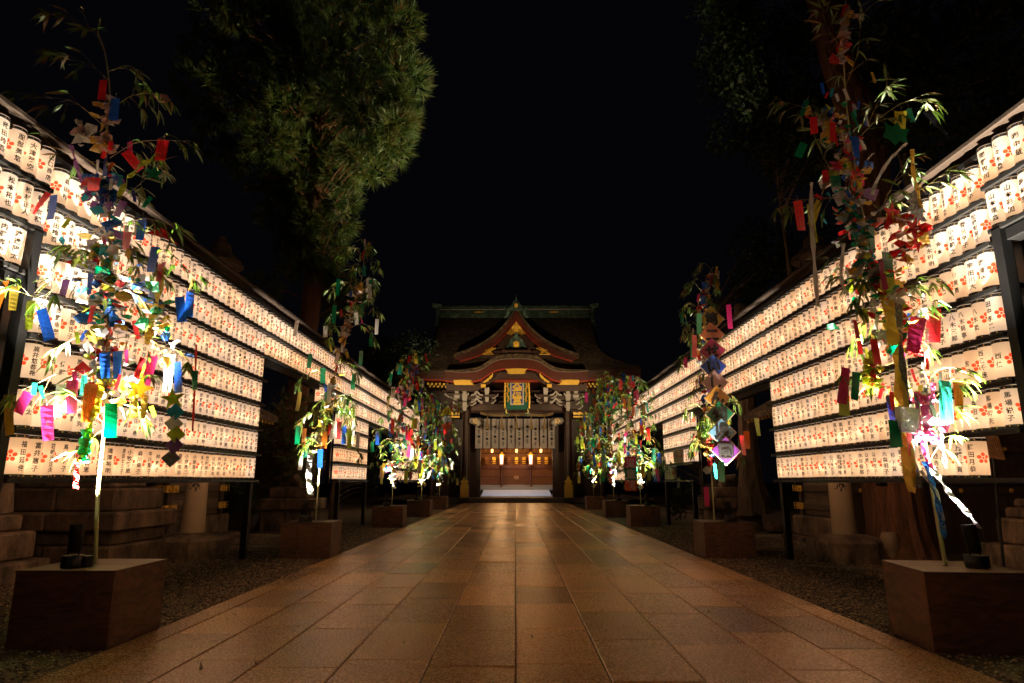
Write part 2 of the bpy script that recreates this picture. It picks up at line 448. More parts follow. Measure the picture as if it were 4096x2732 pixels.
gravel_base = stone_mat('gravel_bed', (.085, .058, .036), .75, .5, 60, 1.0)
for sgn, nm in ((-1, 'gravel_bed'), (1, 'gravel_bed')):
    x0, x1 = sorted((sgn * (PW + .004), sgn * 14))
    mb = MB(); mb.add([(x0, -4, -.03), (x1, -4, -.03), (x1, 46, -.03), (x0, 46, -.03)], [(0, 1, 2, 3)])
    struct(mb.build(nm, gravel_base))
def octa():
    V = np.array([(1, 0, 0), (-1, 0, 0), (0, 1, 0), (0, -1, 0), (0, 0, 1), (0, 0, -1)], float)
    F = np.array([(0, 2, 4), (2, 1, 4), (1, 3, 4), (3, 0, 4), (2, 0, 5), (1, 2, 5), (3, 1, 5), (0, 3, 5)])
    return V, F
def gravel():
    V0, F0 = octa()
    N = 62000
    Y = 2.6 + 21 * rng.random(N) ** 1.7
    side = np.where(rng.random(N) < .5, -1, 1)
    X = side * (PW + .02 + 4.0 * rng.random(N) ** 1.15)
    keep = np.abs(X) < Y * .95 + .6
    X, Y = X[keep], Y[keep]; N = len(X)
    s = rng.uniform(.007, .017, N) * (1 + Y * .025)
    ang = rng.random(N) * 6.283
    V = np.repeat(V0[None], N, 0) * rng.uniform(.7, 1.2, (N, 6, 1))
    V[:, :, 2] *= .62
    V *= s[:, None, None]
    c, sn = np.cos(ang), np.sin(ang)
    Vx = V[:, :, 0] * c[:, None] - V[:, :, 1] * sn[:, None] * 1.4
    Vy = V[:, :, 0] * sn[:, None] + V[:, :, 1] * c[:, None] * 1.4
    V = np.stack([Vx + X[:, None], Vy + Y[:, None], V[:, :, 2] - .026 + rng.uniform(0, .012, N)[:, None]], 2)
    F = F0[None] + (np.arange(N) * 6)[:, None, None]
    mi = np.repeat(rng.integers(0, 3, N), 8)
    ms = [pm('pebble_%s' % n, c, .6, var=.3, vs=90, bump=0, drand=False) for n, c in (('brown', (.24, .145, .080)), ('dark', (.085, .055, .036)), ('pale', (.42, .29, .18)))]
    o = link('gravel', np_mesh('gravel', V.reshape(-1, 3), F.reshape(-1, 3), ms, mi))
    tag(o, 'brown gravel strewn along both sides of the paved path', 'gravel', kind='stuff')
gravel()

# ------------------------------------------------------------------ lanterns
LR, LH, PITCHL = .109, .47, .2315
NSEG = 20
def lantern_body(n):
    mb = MB()
    prof = [(LR * .985, .035), (LR, .06), (LR, LH * .5), (LR, LH - .06), (LR * .985, LH - .035)]
    mb.lathe(prof, n, 0, cap=False)
    return mb
def band_mb(z0, z1, n, studs=True, rim=False):
    mb = MB()
    r = LR * 1.005
    mb.lathe([(r * .97, z0), (r, z0 + .003), (r, z1 - .003), (r * .97, z1)], n, 0, cap=True)
    if studs:
        for k in range(9):
            a = 2 * math.pi * (k + .5) / 9
            c = Vector((math.cos(a), math.sin(a), 0)) * (r + .001); t = Vector((-math.sin(a), math.cos(a), 0)); zc = (z0 + z1) / 2
            V = [c + Vector((0, 0, zc))]
            for j in range(5):
                b = 2 * math.pi * j / 5 + math.pi / 2
                V.append(c * 1.004 + t * (.0085 * math.cos(b)) + Vector((0, 0, zc + .0085 * math.sin(b))))
            mb.add(V, [(0, 1 + j, 1 + (j + 1) % 5) for j in range(5)], 1)
    if rim:
        mb.lathe([(r * .9, z1 + .001), (r * .97, z1 + .001), (r * .95, z1 + .009), (r * .9, z1 + .010)], n, 2, cap=False)  # glowing ring stands in for lamp light leaking at the top
    return mb
body_me = lantern_body(NSEG).mesh('paper_lantern', PAPER[0], True)
top_me = band_mb(LH - .035, LH, NSEG, True, True).mesh('top_band', [black_band, gold_s, PAPER[1]], True)
bot_me = band_mb(.0, .035, NSEG, True).mesh('bottom_band', [black_band, gold_s], True)
def wrap(V, ang, zc, dr):
    a = ang + V[:, 0] / LR
    r = LR + dr
    return np.stack([r * np.cos(a), r * np.sin(a), zc + V[:, 1]], 1)
def crest_2d():
    Vs = []; Fs = []; o = 0
    def ell(cx, cz, rx, rz, rot, n=12):
        nonlocal o
        V = [(cx, cz)]
        for k in range(n):
            a = 2 * math.pi * k / n
            x, z = rx * math.cos(a), rz * math.sin(a)
            V.append((cx + x * math.cos(rot) - z * math.sin(rot), cz + x * math.sin(rot) + z * math.cos(rot)))
        Vs.append(np.array(V)); Fs.append(np.array([(o, o + 1 + k, o + 1 + (k + 1) % n) for k in range(n)])); o += n + 1
    for k in range(5):
        a = math.pi / 2 + 2 * math.pi * k / 5
        ell(.043 * math.cos(a), .043 * math.sin(a), .0245, .0225, a)
    ell(0, 0, .0145, .0145, 0, 10)
    return np.concatenate(Vs), np.concatenate(Fs)
CV, CF = crest_2d()
def bulb_mb():
    mb = MB(); mb.lathe([(.001, -.038), (.022, -.028), (.032, 0), (.024, .026), (.012, .045), (.001, .046)], 8, cap=False)
    mb.v = [(v[0], v[1], v[2] + LH * .46) for v in mb.v]
    return mb
bulb_me = bulb_mb().mesh('bulb', bulb_m, True)
SIDE = {'L': (math.radians(-12), math.radians(-76)), 'R': (math.radians(192), math.radians(256))}
crest_me = {s: np_mesh('crest', wrap(CV, SIDE[s][1], LH * .5, .002), CF, crest_m) for s in 'LR'}
_names = {}
def name_arrays(txt, s):
    k = (txt, s)
    if k not in _names:
        parts = txt.split('/')
        Vs = []; Fs = []; o = 0
        for i, t in enumerate(parts):
            n = len(t); big = (i == 0)
            p = min(.098, .345 / max(n, 1)) if big else min(.05, .2 / n)
            sz = min(.074, p * .99) * (1 if big else .85)
            V, F = column(t, sz, p)
            V = V + np.array([0 if big else .036 * i, 0 if big else .03])
            Vs.append(V); Fs.append(F + o); o += len(V)
        _names[k] = (wrap(np.concatenate(Vs), SIDE[s][0], LH * .5, .0032), np.concatenate(Fs))
    return _names[k]
_name_me = {}
def name_mesh(txt, s):
    if (txt, s) not in _name_me:
        V, F = name_arrays(txt, s); _name_me[(txt, s)] = np_mesh('lettering', V, F, ink)
    return _name_me[(txt, s)]
ROWZ = [1.54 + .535 * (7 - r) for r in range(1, 8)]          # bottom of rows 1..7
LANT = []      # (side, zone, row, k, x, y, z, paper, text)
RX = 5.6
def rowspan(side, zone, row, y0, y1, dz=0, paper=None, skip=0, read=True, rev=False):
    n = int(round((y1 - y0) / PITCHL))
    nm = READ.get((side, zone, row), []) if read else []
    for k in range(n):
        y = (y1 - (k + .5) * PITCHL) if rev else (y0 + (k + .5) * PITCHL)
        if k < skip: continue
        p = paper(k) if callable(paper) else (paper if paper is not None else R.choices([0, 1, 3, 2], [.4, .3, .2, .1])[0])
        t = nm[k] if k < len(nm) else R.choice(POOL[side])
        LANT.append((side, zone, row, k + 1, (-RX if side == 'L' else RX), y, ROWZ[row - 1] + dz, p, t))
P1 = (7.10, 13.82); P2 = (20.2, 24.1); P3 = (30.4, 36.9)
for side in 'LR':
    white = lambda k: R.choices([1, 3, 0], [.55, .3, .15])[0]
    cream = lambda k: R.choices([0, 3, 1, 2], [.5, .25, .1, .15])[0]
    base = white if side == 'L' else cream
    for r in range(1, 8):
        if side == 'L': pp = (lambda k: 2 if k < 27 else 1) if r == 7 else (lambda k, r=r: (R.choice([0, 3]) if k < 6 else white(k)))
        else: pp = cream
        rowspan(side, 'p', r, *P1, paper=pp, skip=3 if (side == 'R' and r == 7) else 0)
        if side == 'R' and r == 7:
            q = (lambda k: 5)
            rowspan(side, 'm', r, P2[1] - 4.6 * PITCHL, P2[1], paper=5, read=False)
        elif side == 'R' and r == 6:
            rowspan(side, 'm', r, *P2, paper=lambda k: 5 if 4 < k < 11 else white(k), read=False)
        else: rowspan(side, 'm', r, *P2, paper=white if r != 6 else 2, read=False)
        rowspan(side, 'f', r, *P3, paper=white, read=False)
        if r > 3: rowspan(side, 'b', r, -9.0, .4, paper=base, read=False)  # unseen lit rows behind the camera, added to brighten the foreground
    for r in (1, 2, 3):
        if side == 'R' or r < 3: rowspan(side, 'o', r, P1[1] + .12, P2[0] - .1, paper=(2 if (side == 'L' and r == 2) else base), read=False)
        if side == 'L' and r == 3: rowspan(side, 'o', r, 18.0, P2[0] - .1, paper=0, read=False)
        rowspan(side, 'q', r, P2[1] + .1, P3[0] - .1, paper=white, read=False)
        if not (side == 'R' and r == 3): rowspan(side, 'n', r, -9.0, P1[0] - .06, .13, paper=base, rev=True)  # run on unseen behind the camera for added light
def pix(p):
    z = p[2] - EYE; d = p[1] * _c + z * _s
    return 515.5 + FPX * p[0] / d, 341.5 - FPX * (-p[1] * _s + z * _c) / d, d
inframe = []; rest = []
for L in LANT:
    x, y, d = pix((L[4], L[5], L[6] + .23))
    (inframe if (d > 1 and L[5] > 2 and -14 < x < 1038 and -20 < y < 700) else rest).append((d, L))
inframe.sort(key=lambda q: q[0])
ROWN = {1: 'top', 7: 'bottom'}
SIDEN = {'L': 'left', 'R': 'right'}
def lantern_thing(L):
    side, zone, row, k, x, y, z, p, t = L
    o = link('paper_lantern', body_me, None, (x + R.uniform(-.006, .006), y + R.uniform(-.004, .004), z + R.uniform(-.004, .004)), (R.uniform(-.026, .026), R.uniform(-.03, .03), R.uniform(-.3, .3)))
    o.material_slots[0].link = 'OBJECT'; o.material_slots[0].material = PAPER[p]
    link('top_band', top_me, o); link('bottom_band', bot_me, o)
    if p != 5: link('bulb', bulb_me, o, (R.uniform(-.04, .04), R.uniform(-.04, .04), R.uniform(-.08, .05)))
    link('crest', crest_me[side], o); link('lettering', name_mesh(t, side), o)
    rn = ROWN.get(row, nth(row))
    where = {'p': 'of the %s row, nearest %s lantern panel' % (rn, SIDEN[side]),
             'n': 'of the %s row over the %s foreground gap' % (rn, SIDEN[side]),
             'o': 'of the %s row over the %s gap beyond' % (rn, SIDEN[side])}.get(zone, 'of the %s row, middle %s lantern panel' % (rn, SIDEN[side]))
    if zone == 'n': lab = 'lit paper lantern, %s from the panel %s' % (nth(k), where)
    else: lab = 'lit paper lantern, %s from the near end %s' % (nth(k), where)
    tag(o, lab, 'lantern', 'paper lanterns in rows on the racks')
for d, L in inframe[:300]: lantern_thing(L)
# the rest of the lanterns, too many to name, and the rows added behind the camera
def far_lanterns(items):
    lo = lantern_body(14)
    bt = MB(); bt.lathe([(LR * 1.005, LH - .035), (LR * 1.005, LH)], 14, 0, cap=True); bt.lathe([(LR * 1.005, 0), (LR * 1.005, .035)], 14, 0, cap=True)
    def tri(mb):
        F = []
        for q in mb.f:
            for j in range(1, len(q) - 1): F.append((q[0], q[j], q[j + 1]))
        return np.array(mb.v, float), np.array(F)
    bV, bF = tri(lo); nV, nF = tri(bt)
    st = MB()
    for z0 in (.010, LH - .025):
        for k in range(9):
            a = 2 * math.pi * (k + .5) / 9; r = LR * 1.02
            t = Vector((-math.sin(a), math.cos(a), 0)) * .008; c = Vector((r * math.cos(a), r * math.sin(a), z0 + .007))
            st.add([c - t, c + Vector((0, 0, -.008)), c + t, c + Vector((0, 0, .008))], [(0, 1, 2, 3)])
    sV, sF = tri(st); uV, uF = tri(bulb_mb())
    rV, rF = tri((lambda m: (m.lathe([(LR * .9, LH + .001), (LR * .97, LH + .001), (LR * .95, LH + .009)], 14, 0, cap=False), m)[1])(MB()))  # same glowing ring for the light leaking at the top
    Vs, Fs, Ms = [], [], []; o = 0
    nP = len(PAPER)
    for d, L in items:
        side, zone, row, k, x, y, z, p, t = L
        a = R.uniform(-.24, .24); c, s = math.cos(a), math.sin(a)
        M = np.array([[c, -s, 0], [s, c, 0], [0, 0, 1]])
        tV, tF = name_arrays(t, side)
        cV = wrap(CV, SIDE[side][1], LH * .5, .003)
        for (V, F, m) in ((bV, bF, p), (nV, nF, nP), (sV, sF, nP + 1), (rV, rF, 1), (cV, CF, nP + 2 if p != 5 else nP + 4), (tV, tF, nP + 3)) + (((uV, uF, nP + 5),) if p != 5 else ()):
            jit = np.array([R.uniform(-.04, .04), R.uniform(-.04, .04), R.uniform(-.06, .05)]) if m == nP + 5 else 0
            Vs.append(V @ M.T + np.array([x, y, z]) + jit); Fs.append(F + o); Ms.append(np.full(len(F), m)); o += len(V)
    ob = link('far_lanterns', np_mesh('far_lanterns', np.concatenate(Vs), np.concatenate(Fs), PAPER + [black_band, gold_s, crest_m, ink, crest_unlit, bulb_m], np.concatenate(Ms)))
    tag(ob, 'remaining rows of lit paper lanterns along both racks, plus rows added behind camera', 'lanterns', kind='stuff')
far_lanterns(inframe[300:] + rest)

# ------------------------------------------------------------------ the two racks that carry the lanterns
def rack(side):
    sg = -1 if side == 'L' else 1
    root = empty('lantern_rack', (sg * RX, 7.1, 0))
    tag(root, 'dark steel lantern rack with plank roof along the %s side of the path' % SIDEN[side], 'lantern rack', 'lantern racks flanking the path')
    Y0 = 7.1
    ix = -sg                                  # direction of the path from the rack
    def B(name, x0, x1, y0, y1, z0, z1, m, b=.006):
        cx_, cyy, cz = (x0 + x1) / 2, (y0 + y1) / 2, (z0 + z1) / 2
        mb = MB(); mb.bbox(-abs(x1 - x0) / 2, abs(x1 - x0) / 2, -(y1 - y0) / 2, (y1 - y0) / 2, -(z1 - z0) / 2, (z1 - z0) / 2, b)
        return mb.build(name, m, root, False, (cx_, cyy - Y0, cz))
    def rail(y0, y1, z):
        B('rail', ix * .10, ix * .145, y0, y1, z - .062, z - .006, rail_m)
        B('rail_shelf', -ix * .09, ix * .098, y0 + .02, y1 - .02, z - .030, z - .014, rail_m, .003)
    for (p, ex) in ((P1, .10), (P2, .08), (P3, .1)):
        for r in range(1, 8):
            if side == 'R' and p is P1 and r == 7:
                rail(p[0] - .12, p[1] + ex, ROWZ[r - 1]); continue
            rail(p[0] - .10, p[1] + ex, ROWZ[r - 1])
    for r in (1, 2, 3):
        if not (side == 'L' and r == 3): rail(P1[1] + .11, P2[0] - .09, ROWZ[r - 1])
        else: rail(17.9, P2[0] - .09, ROWZ[r - 1])
        rail(P2[1] + .09, P3[0] - .11, ROWZ[r - 1])
        if not (side == 'R' and r == 3): rail(-9.1, P1[0] - .11, ROWZ[r - 1] + .13)
    for r in (4, 5, 6, 7): rail(-9.1, .5, ROWZ[r - 1])  # rails for the added rows behind the camera
    low = 2 if side == 'L' else 3
    # deep beams under the spans that bridge the gaps
    for (y0, y1, r, dz) in ((-9.1, P1[0] - .05, 3 if side == 'L' else 2, .13), (P1[1] + .1, 17.85 if side == 'L' else P2[0] - .1, low, 0), (P2[1] + .1, P3[0] - .1, 3, 0)):
        B('beam', -.10 * ix, .085 * ix, y0, y1, ROWZ[r - 1] + dz - .20, ROWZ[r - 1] + dz - .066, post_m)
    for y in (P1[0] - .16, 10.4, P1[1] - .35, P2[0] - .08, P2[1] - .25, P3[0] - .05, P3[1] - .3):
        B('post', -ix * .25, -ix * .13, y - .06, y + .06, 1.42, 5.46, post_m)
    for y in (P1[1] - .30, P2[0] + .06, P2[1] - .22):
        B('front_leg', ix * .03, ix * .155, y - .065, y + .065, -.05, 1.47, post_m)
    B('front_leg', ix * .03, ix * .155, P1[0] - .30, P1[0] - .17, -.05, 4.3, post_m)
    # back braces between the panels, seen at the near end
    for z in (1.55, 2.6, 3.65, 4.7):
        B('brace', -ix * .128, ix * .02, P1[0] - .20, P1[0] - .15, z - .03, z + .03, rail_m)
    # roof: planks in lengths, slightly tilted to the path
    y = -9.2
    while y < P3[1] + .3:
        y1 = min(y + 3.64, P3[1] + .3)
        mb = MB(); mb.bbox(-.26, .26, -(y1 - y) / 2 + .004, (y1 - y) / 2 - .004, -.016, .016, .006)
        mb.build('roof_plank', roofcap_m, root, False, (-ix * .06, (y + y1) / 2 - Y0, 5.50), (0, ix * .16, 0))
        mb = MB(); mb.bbox(-.012, .012, -(y1 - y) / 2 + .004, (y1 - y) / 2 - .004, -.026, .026, .004)
        mb.build('fascia_board', roofcap_m, root, False, (ix * .215, (y + y1) / 2 - Y0, 5.43), (0, 0, 0))
        y = y1
    B('top_beam', -.05, .05, -9.1, P3[1] + .2, 5.29, 5.36, post_m)
rack('L'); rack('R')

# ------------------------------------------------------------------ planter boxes and their spotlights
def wood(name, col, rough=.55, grain=(14, 14, 1.2), rings=True, var=.45):
    m, nt, b = nodes_of(name)
    v = coords(nt, grain)
    n = noise(nt, v, 1.6, 5, .6, 2.2)
    v2 = coords(nt, (1, 1, 1)); n2 = noise(nt, v2, 1.7, 3)
    ad = nt.nodes.new('ShaderNodeMath'); ad.operation = 'MULTIPLY_ADD'; ad.inputs[1].default_value = .5
    nt.links.new(n2.outputs['Fac'], ad.inputs[0]); nt.links.new(n.outputs['Fac'], ad.inputs[2])
    nt.links.new(ramp(nt, ad.outputs[0], [(.5, mul(col, 1 - var)), (.72, col), (.95, mul(col, 1 + var))]), b.inputs['Base Color'])
    b.inputs['Roughness'].default_value = rough
    bumpn(nt, b, n.outputs['Fac'], .25, .004)
    return m
ply = wood('planter_plywood', (.105, .043, .019), .5, (1.6, 1.6, 5), var=.75)
ply_lid = wood('planter_lid_wood', (.095, .045, .024), .45, (1.5, 12, 4), var=.4)
can_m = pm('spot_can_black', (.016, .015, .015), .35, .4, var=.2, bump=.05)
lens_m = glow('spot_lens', (1.0, .97, .86), 9.0)
ORD = {1: 'foreground', 2: 'second', 3: 'third', 4: 'fourth', 5: 'fifth'}
def planter(side, k, X, Y, w, d, h, rz=0):
    """X, Y: the corner that touches the path, nearest the camera"""
    sg = -1 if side == 'L' else 1
    root = empty('planter_box', (X + sg * w / 2 * math.cos(rz), Y + d / 2, 0), rz)
    tag(root, {1: 'large dark plywood planter box in the %s foreground' % SIDEN[side]}.get(k, 'brown plywood planter box, %s from the front on the path\'s %s side' % (nth(k), SIDEN[side])), 'planter', 'planter boxes along the path')
    t = .022
    for (nm, x0, x1, y0, y1) in (('side_panel', -w/2, w/2, -d/2, -d/2 + t), ('side_panel', -w/2, w/2, d/2 - t, d/2), ('side_panel', -w/2, -w/2 + t, -d/2 + t + .001, d/2 - t - .001), ('side_panel', w/2 - t, w/2, -d/2 + t + .001, d/2 - t - .001)):
        nb = 1 if k == 1 else 3
        for q in range(nb):
            mb = MB()
            if x1 - x0 > y1 - y0: mb.bbox(x0 + (x1 - x0) * q / nb + .001, x0 + (x1 - x0) * (q + 1) / nb - .001, y0, y1, -.03, h - .021 - (.012 if nb > 1 and q == 1 else 0), .003)
            else: mb.bbox(x0, x1, y0 + (y1 - y0) * q / nb + .001, y0 + (y1 - y0) * (q + 1) / nb - .001, -.03, h - .021, .003)
            mb.build(nm, ply, root)
    for (y0, y1) in ((-d/2 - .006, .004), (.012, d/2 + .006)):
        mb = MB(); mb.bbox(-w/2 - .006, w/2 + .006, y0, y1, h - .02, h + .002, .004)
        mb.build('lid_board', ply_lid, root, False, (0, 0, 0), (R.uniform(-.004, .004), 0, 0))
    return root
def spotlight(side, k, loc, aim, energy, blend=.5, cone=62):
    root = empty('spotlight', loc)
    tag(root, 'black can spotlight on the %s planter box %s the path, aimed up the bamboo' % (ORD[k], 'left of' if side == 'L' else 'right of'), 'spotlight', 'spotlights on the planter boxes')
    mb = MB(); mb.lathe([(.095, 0), (.098, .01), (.098, .105), (.09, .115)], 20); mb.build('base', can_m, root, True)
    mb = MB(); mb.lathe([(.055, 0), (.055, .10), (.05, .105)], 16, c=(.105, .05)); mb.build('gear_can', can_m, root, True)
    mb = MB(); mb.tube([(-.05, 0, .11), (-.05, 0, .2)], .008, 6); mb.tube([(.05, 0, .11), (.05, 0, .2)], .008, 6)
    mb.tube([(-.055, 0, .195), (.055, 0, .195)], .01, 6); mb.build('yoke', can_m, root)
    d = (Vector(aim) - (Vector(loc) + Vector((0, 0, .2)))).normalized()
    q = d.to_track_quat('Z', 'Y').to_euler()
    mb = MB(); mb.lathe([(.052, -.06), (.06, -.05), (.062, .08), (.066, .085), (.066, .20), (.06, .20), (.058, .17)], 20, cap=False)
    mb.lathe([(.052, -.06), (.001, -.065)], 20, cap=False)
    hd = mb.build('head', can_m, root, True, (0, 0, .2), q)
    mb = MB(); mb.lathe([(.057, .168), (.03, .172), (.001, .173)], 20, cap=False); mb.build('lens', lens_m, hd, True)
    ld = bpy.data.lights.new('spot_lamp', 'SPOT'); ld.energy = energy; ld.spot_size = math.radians(cone); ld.spot_blend = blend
    ld.color = (1.0, .93, .76); ld.shadow_soft_size = .04
    lo = bpy.data.objects.new('spot_lamp', ld); COL.objects.link(lo); lo.parent = root
    lo.location = Vector((0, 0, .2)) + d * .21
    lo.rotation_euler = (-d).to_track_quat('Z', 'Y').to_euler()
    return root

# ------------------------------------------------------------------ bamboo
cane_m = pm('bamboo_cane', (.42, .40, .17), .35, var=.25, vs=3, stretch=(1, 1, .4), bump=.1)
cane_old = pm('bamboo_twig', (.30, .22, .07), .5, var=.4, vs=6, bump=.1)
leaf_ms = [thin('bamboo_leaf_green', (.10, .20, .02), .45, .4, 9, .4, .1), thin('bamboo_leaf_olive', (.19, .23, .03), .45, .4, 9, .4, .1), thin('bamboo_leaf_dry', (.28, .17, .05), .4, .4, 9, .5, .06)]
def leaf_mesh(m, droop, twist):
    V = []; F = []
    st = [(0, .012), (.12, .05), (.3, .085), (.55, .075), (.8, .04), (1, .003)]
    for (u, w) in st:
        z = -droop * u * u; a = twist * u
        for s in (-1, 0, 1):
            V.append((u, s * w * math.cos(a), z + abs(s) * w * .35 + s * w * math.sin(a)))
    for j in range(len(st) - 1):
        for k in (0, 1):
            F.append((j * 3 + k, (j + 1) * 3 + k, (j + 1) * 3 + k + 1, j * 3 + k + 1))
    mb = MB(); mb.add(V, F)
    return mb.mesh('leaf', m, True), np.array(V), np.array(F)
LEAF = [leaf_mesh(leaf_ms[i % 3 if i < 6 else 0], d, t) for i, (d, t) in enumerate([(.10, .3), (.25, -.4), (.05, .6), (.35, .2), (.15, -.5), (.45, .3), (.2, .2), (.3, -.3)])]
def frame(d, up=None):
    d = Vector(d).normalized(); up = Vector(up) if up else Vector((R.uniform(-.5, .5), R.uniform(-.5, .5), 1))
    y = up.cross(d)
    if y.length < 1e-4: y = Vector((0, 1, 0))
    y.normalize(); z = d.cross(y)
    return Matrix((d, y, z)).transposed()
LEAF_N = [0]
def leaf_spray(pt, d, n, size, sink):
    """a fan of n leaves at a twig end; sink(mesh index, matrix)"""
    d = Vector(d).normalized()
    for k in range(n):
        a = (k - (n - 1) / 2) * .55 + R.uniform(-.2, .2)
        u = d.cross(Vector((0, 0, 1)));
        if u.length < .1: u = Vector((1, 0, 0))
        u.normalize()
        dd = d * math.cos(a) + u * math.sin(a) + Vector((R.uniform(-.25, .25), R.uniform(-.25, .25), -R.uniform(.15, .95)))
        dd.normalize()
        M = Matrix.LocRotScale(Vector(pt), frame(dd).to_quaternion(), Vector((1, 1, 1)) * size * R.uniform(.65, 1.2))
        sink(R.choices(range(len(LEAF)), [2, 2, .7, 2, 2, .7, 2, 2])[0], M)
def bamboo(label, base, stem_pts, r0, branches, leaf, individual, twig_n=4, fan=(2, 4)):
    root = empty('bamboo', base)
    tag(root, label, 'bamboo', 'bamboos decorated for the star festival')
    B0 = Vector(base)
    P = spline([Vector(p) - B0 for p in stem_pts], 40)
    mb = MB()
    rad = [r0 * (1 - .82 * (i / 40) ** 1.1) for i in range(41)]
    mb.tube(P, rad, 10)
    for i in range(2, 40, 2 if r0 > .015 else 3):      # joint rings
        t = (P[i + 1] - P[i - 1]).normalized()
        mb.tube([P[i] - t * .008, P[i] - t * .002, P[i] + t * .004], [rad[i] * 1.0, rad[i] * 1.22, rad[i] * 1.0], 10)
    mb.build('stem', cane_m, root, True)
    V = []; F = []; Mi = []; off = [0]
    cnt = [0]
    def sink(i, M):
        cnt[0] += 1
        if individual and cnt[0] <= 300:
            o = link('leaf', LEAF[i][0], root); o.matrix_basis = M
        else:
            vv = LEAF[i][1]; M3 = np.array(M)
            V.append(vv @ M3[:3, :3].T + M3[:3, 3]); F.append(LEAF[i][2] + off[0]); Mi.append(np.full(len(LEAF[i][2]), i % 3 if i < 6 else 0)); off[0] += len(vv)
    for br in branches:
        pts = spline([Vector(p) - B0 for p in br], 10)
        L = sum((pts[i + 1] - pts[i]).length for i in range(10))
        mb = MB(); mb.tube(pts, [max(.0015, r0 * .24 * (1 - .8 * i / 10)) for i in range(11)], 5)
        tn = twig_n if (not individual or br[0][2] > 3.0) else twig_n // 2
        for j in range(tn):
            i = min(9, 2 + int(j * 8 / max(1, tn)) + R.randint(0, 1))
            d = (pts[i + 1] - pts[i]).normalized()
            sd = Vector((R.uniform(-1, 1), R.uniform(-1, 1), R.uniform(-.9, .5))); sd = (d * .7 + sd * .7).normalized()
            tl = R.uniform(.25, .6) * min(.5, L * .35)
            e = pts[i] + sd * tl + Vector((0, 0, -.12 * tl))
            mb.tube([pts[i], (pts[i] + e) / 2 + Vector((0, 0, .03 * tl)), e], [.0022 + r0 * .05, .0018, .0012], 4)
            leaf_spray(e, sd, R.randint(*fan), leaf, sink)
        leaf_spray(pts[-1], pts[-1] - pts[-2], R.randint(*fan) + 1, leaf, sink)
        mb.build('branch', cane_old if R.random() < .6 else cane_m, root, True)
    if V:
        o = link('foliage', np_mesh('foliage', np.concatenate(V), np.concatenate(F), leaf_ms, np.concatenate(Mi), True), root)
        o['kind'] = 'stuff'
    return root

# ------------------------------------------------------------------ paper strips, foil and other ornaments
TC = {'red': (.80, .02, .028), 'blue': (.012, .12, .72), 'green': (.0, .26, .10), 'yellow': (.62, .52, .02), 'pink': (.70, .03, .20), 'white': (.78, .76, .72),
      'orange': (.72, .17, .015), 'turquoise': (.03, .48, .36), 'lime': (.48, .60, .03), 'navy': (.02, .02, .22), 'purple': (.22, .04, .30), 'gold': (.5, .33, .03), 'black': (.02, .02, .025)}
TM = {k: thin('strip_' + k, c, .52, .12, 12, .3, .10) for k, c in TC.items()}
FO = {'silver': foil('foil_silver', (.72, .70, .66), .45), 'gold': foil('foil_gold', (.85, .55, .09), .12), 'red': foil('foil_red', (.75, .03, .03), .1), 'teal': foil('foil_teal', (.02, .40, .50), .15),
      'holo': foil('foil_holographic', (.62, .60, .62), .8, .18), 'blue': foil('foil_blue', (.03, .16, .62), .15), 'purple': foil('foil_purple', (.32, .12, .42), .25), 'lime': foil('foil_lime', (.55, .65, .05), .12),
      'black': foil('foil_black', (.05, .05, .055), .35, .3, .05), 'pink': foil('foil_pink', (.85, .10, .35), .2), 'green': foil('foil_green', (.0, .35, .14), .2), 'rose': foil('foil_rose', (.75, .45, .38), .25)}
def strip_mesh(curl, tw):
    mb = MB(); V = []; F = []; n = 6
    for j in range(n + 1):
        u = j / n; a = tw * u
        y = curl * math.sin(u * 2.6) * .3
        for s in (-.5, .5): V.append((s * math.cos(a), y + s * math.sin(a), -u))
    for j in range(n): F.append((2 * j, 2 * j + 2, 2 * j + 3, 2 * j + 1))
    mb.add(V, F); return mb
STRIPV = [(.25, .15), (-.3, -.2), (.1, .4), (-.15, -.35), (.35, 0)]
STRIP = {(c, i): strip_mesh(*STRIPV[i]).mesh('wish_strip', TM[c]) for c in TC for i in range(5)}
string_me = (lambda m: (m.tube([(0, 0, -.004), (.004, 0, .03), (0, .003, .07)], .0012, 4), m.mesh('string', TM['white']))[1])(MB())
STRIPS = []
def scribble():
    mb = MB(); rr = random.Random(3)
    for c in (-.22, .12):
        z = -.12
        while z > -.86:
            for _ in range(2):
                x = c + rr.uniform(-.08, .08); w = rr.uniform(.04, .12); h = rr.uniform(.004, .010)
                if rr.random() < .4: w, h = h * 2.4, w * .35
                zz = z - rr.uniform(0, .03); mb.add([(x, -.13, zz), (x + w, -.13, zz + .006), (x + w, -.13, zz - h), (x, -.13, zz - h)], [(0, 1, 2, 3)])
            z -= rr.uniform(.045, .065)
    return mb.mesh('handwriting', ink)
scribble_me = scribble()
BN = {('L', 1): 'left foreground bamboo', ('R', 1): 'right foreground bamboo'}
for s_ in 'LR':
    for k_ in (2, 3, 4, 5): BN[(s_, k_)] = '%s %s bamboo' % (nth(k_), SIDEN[s_])
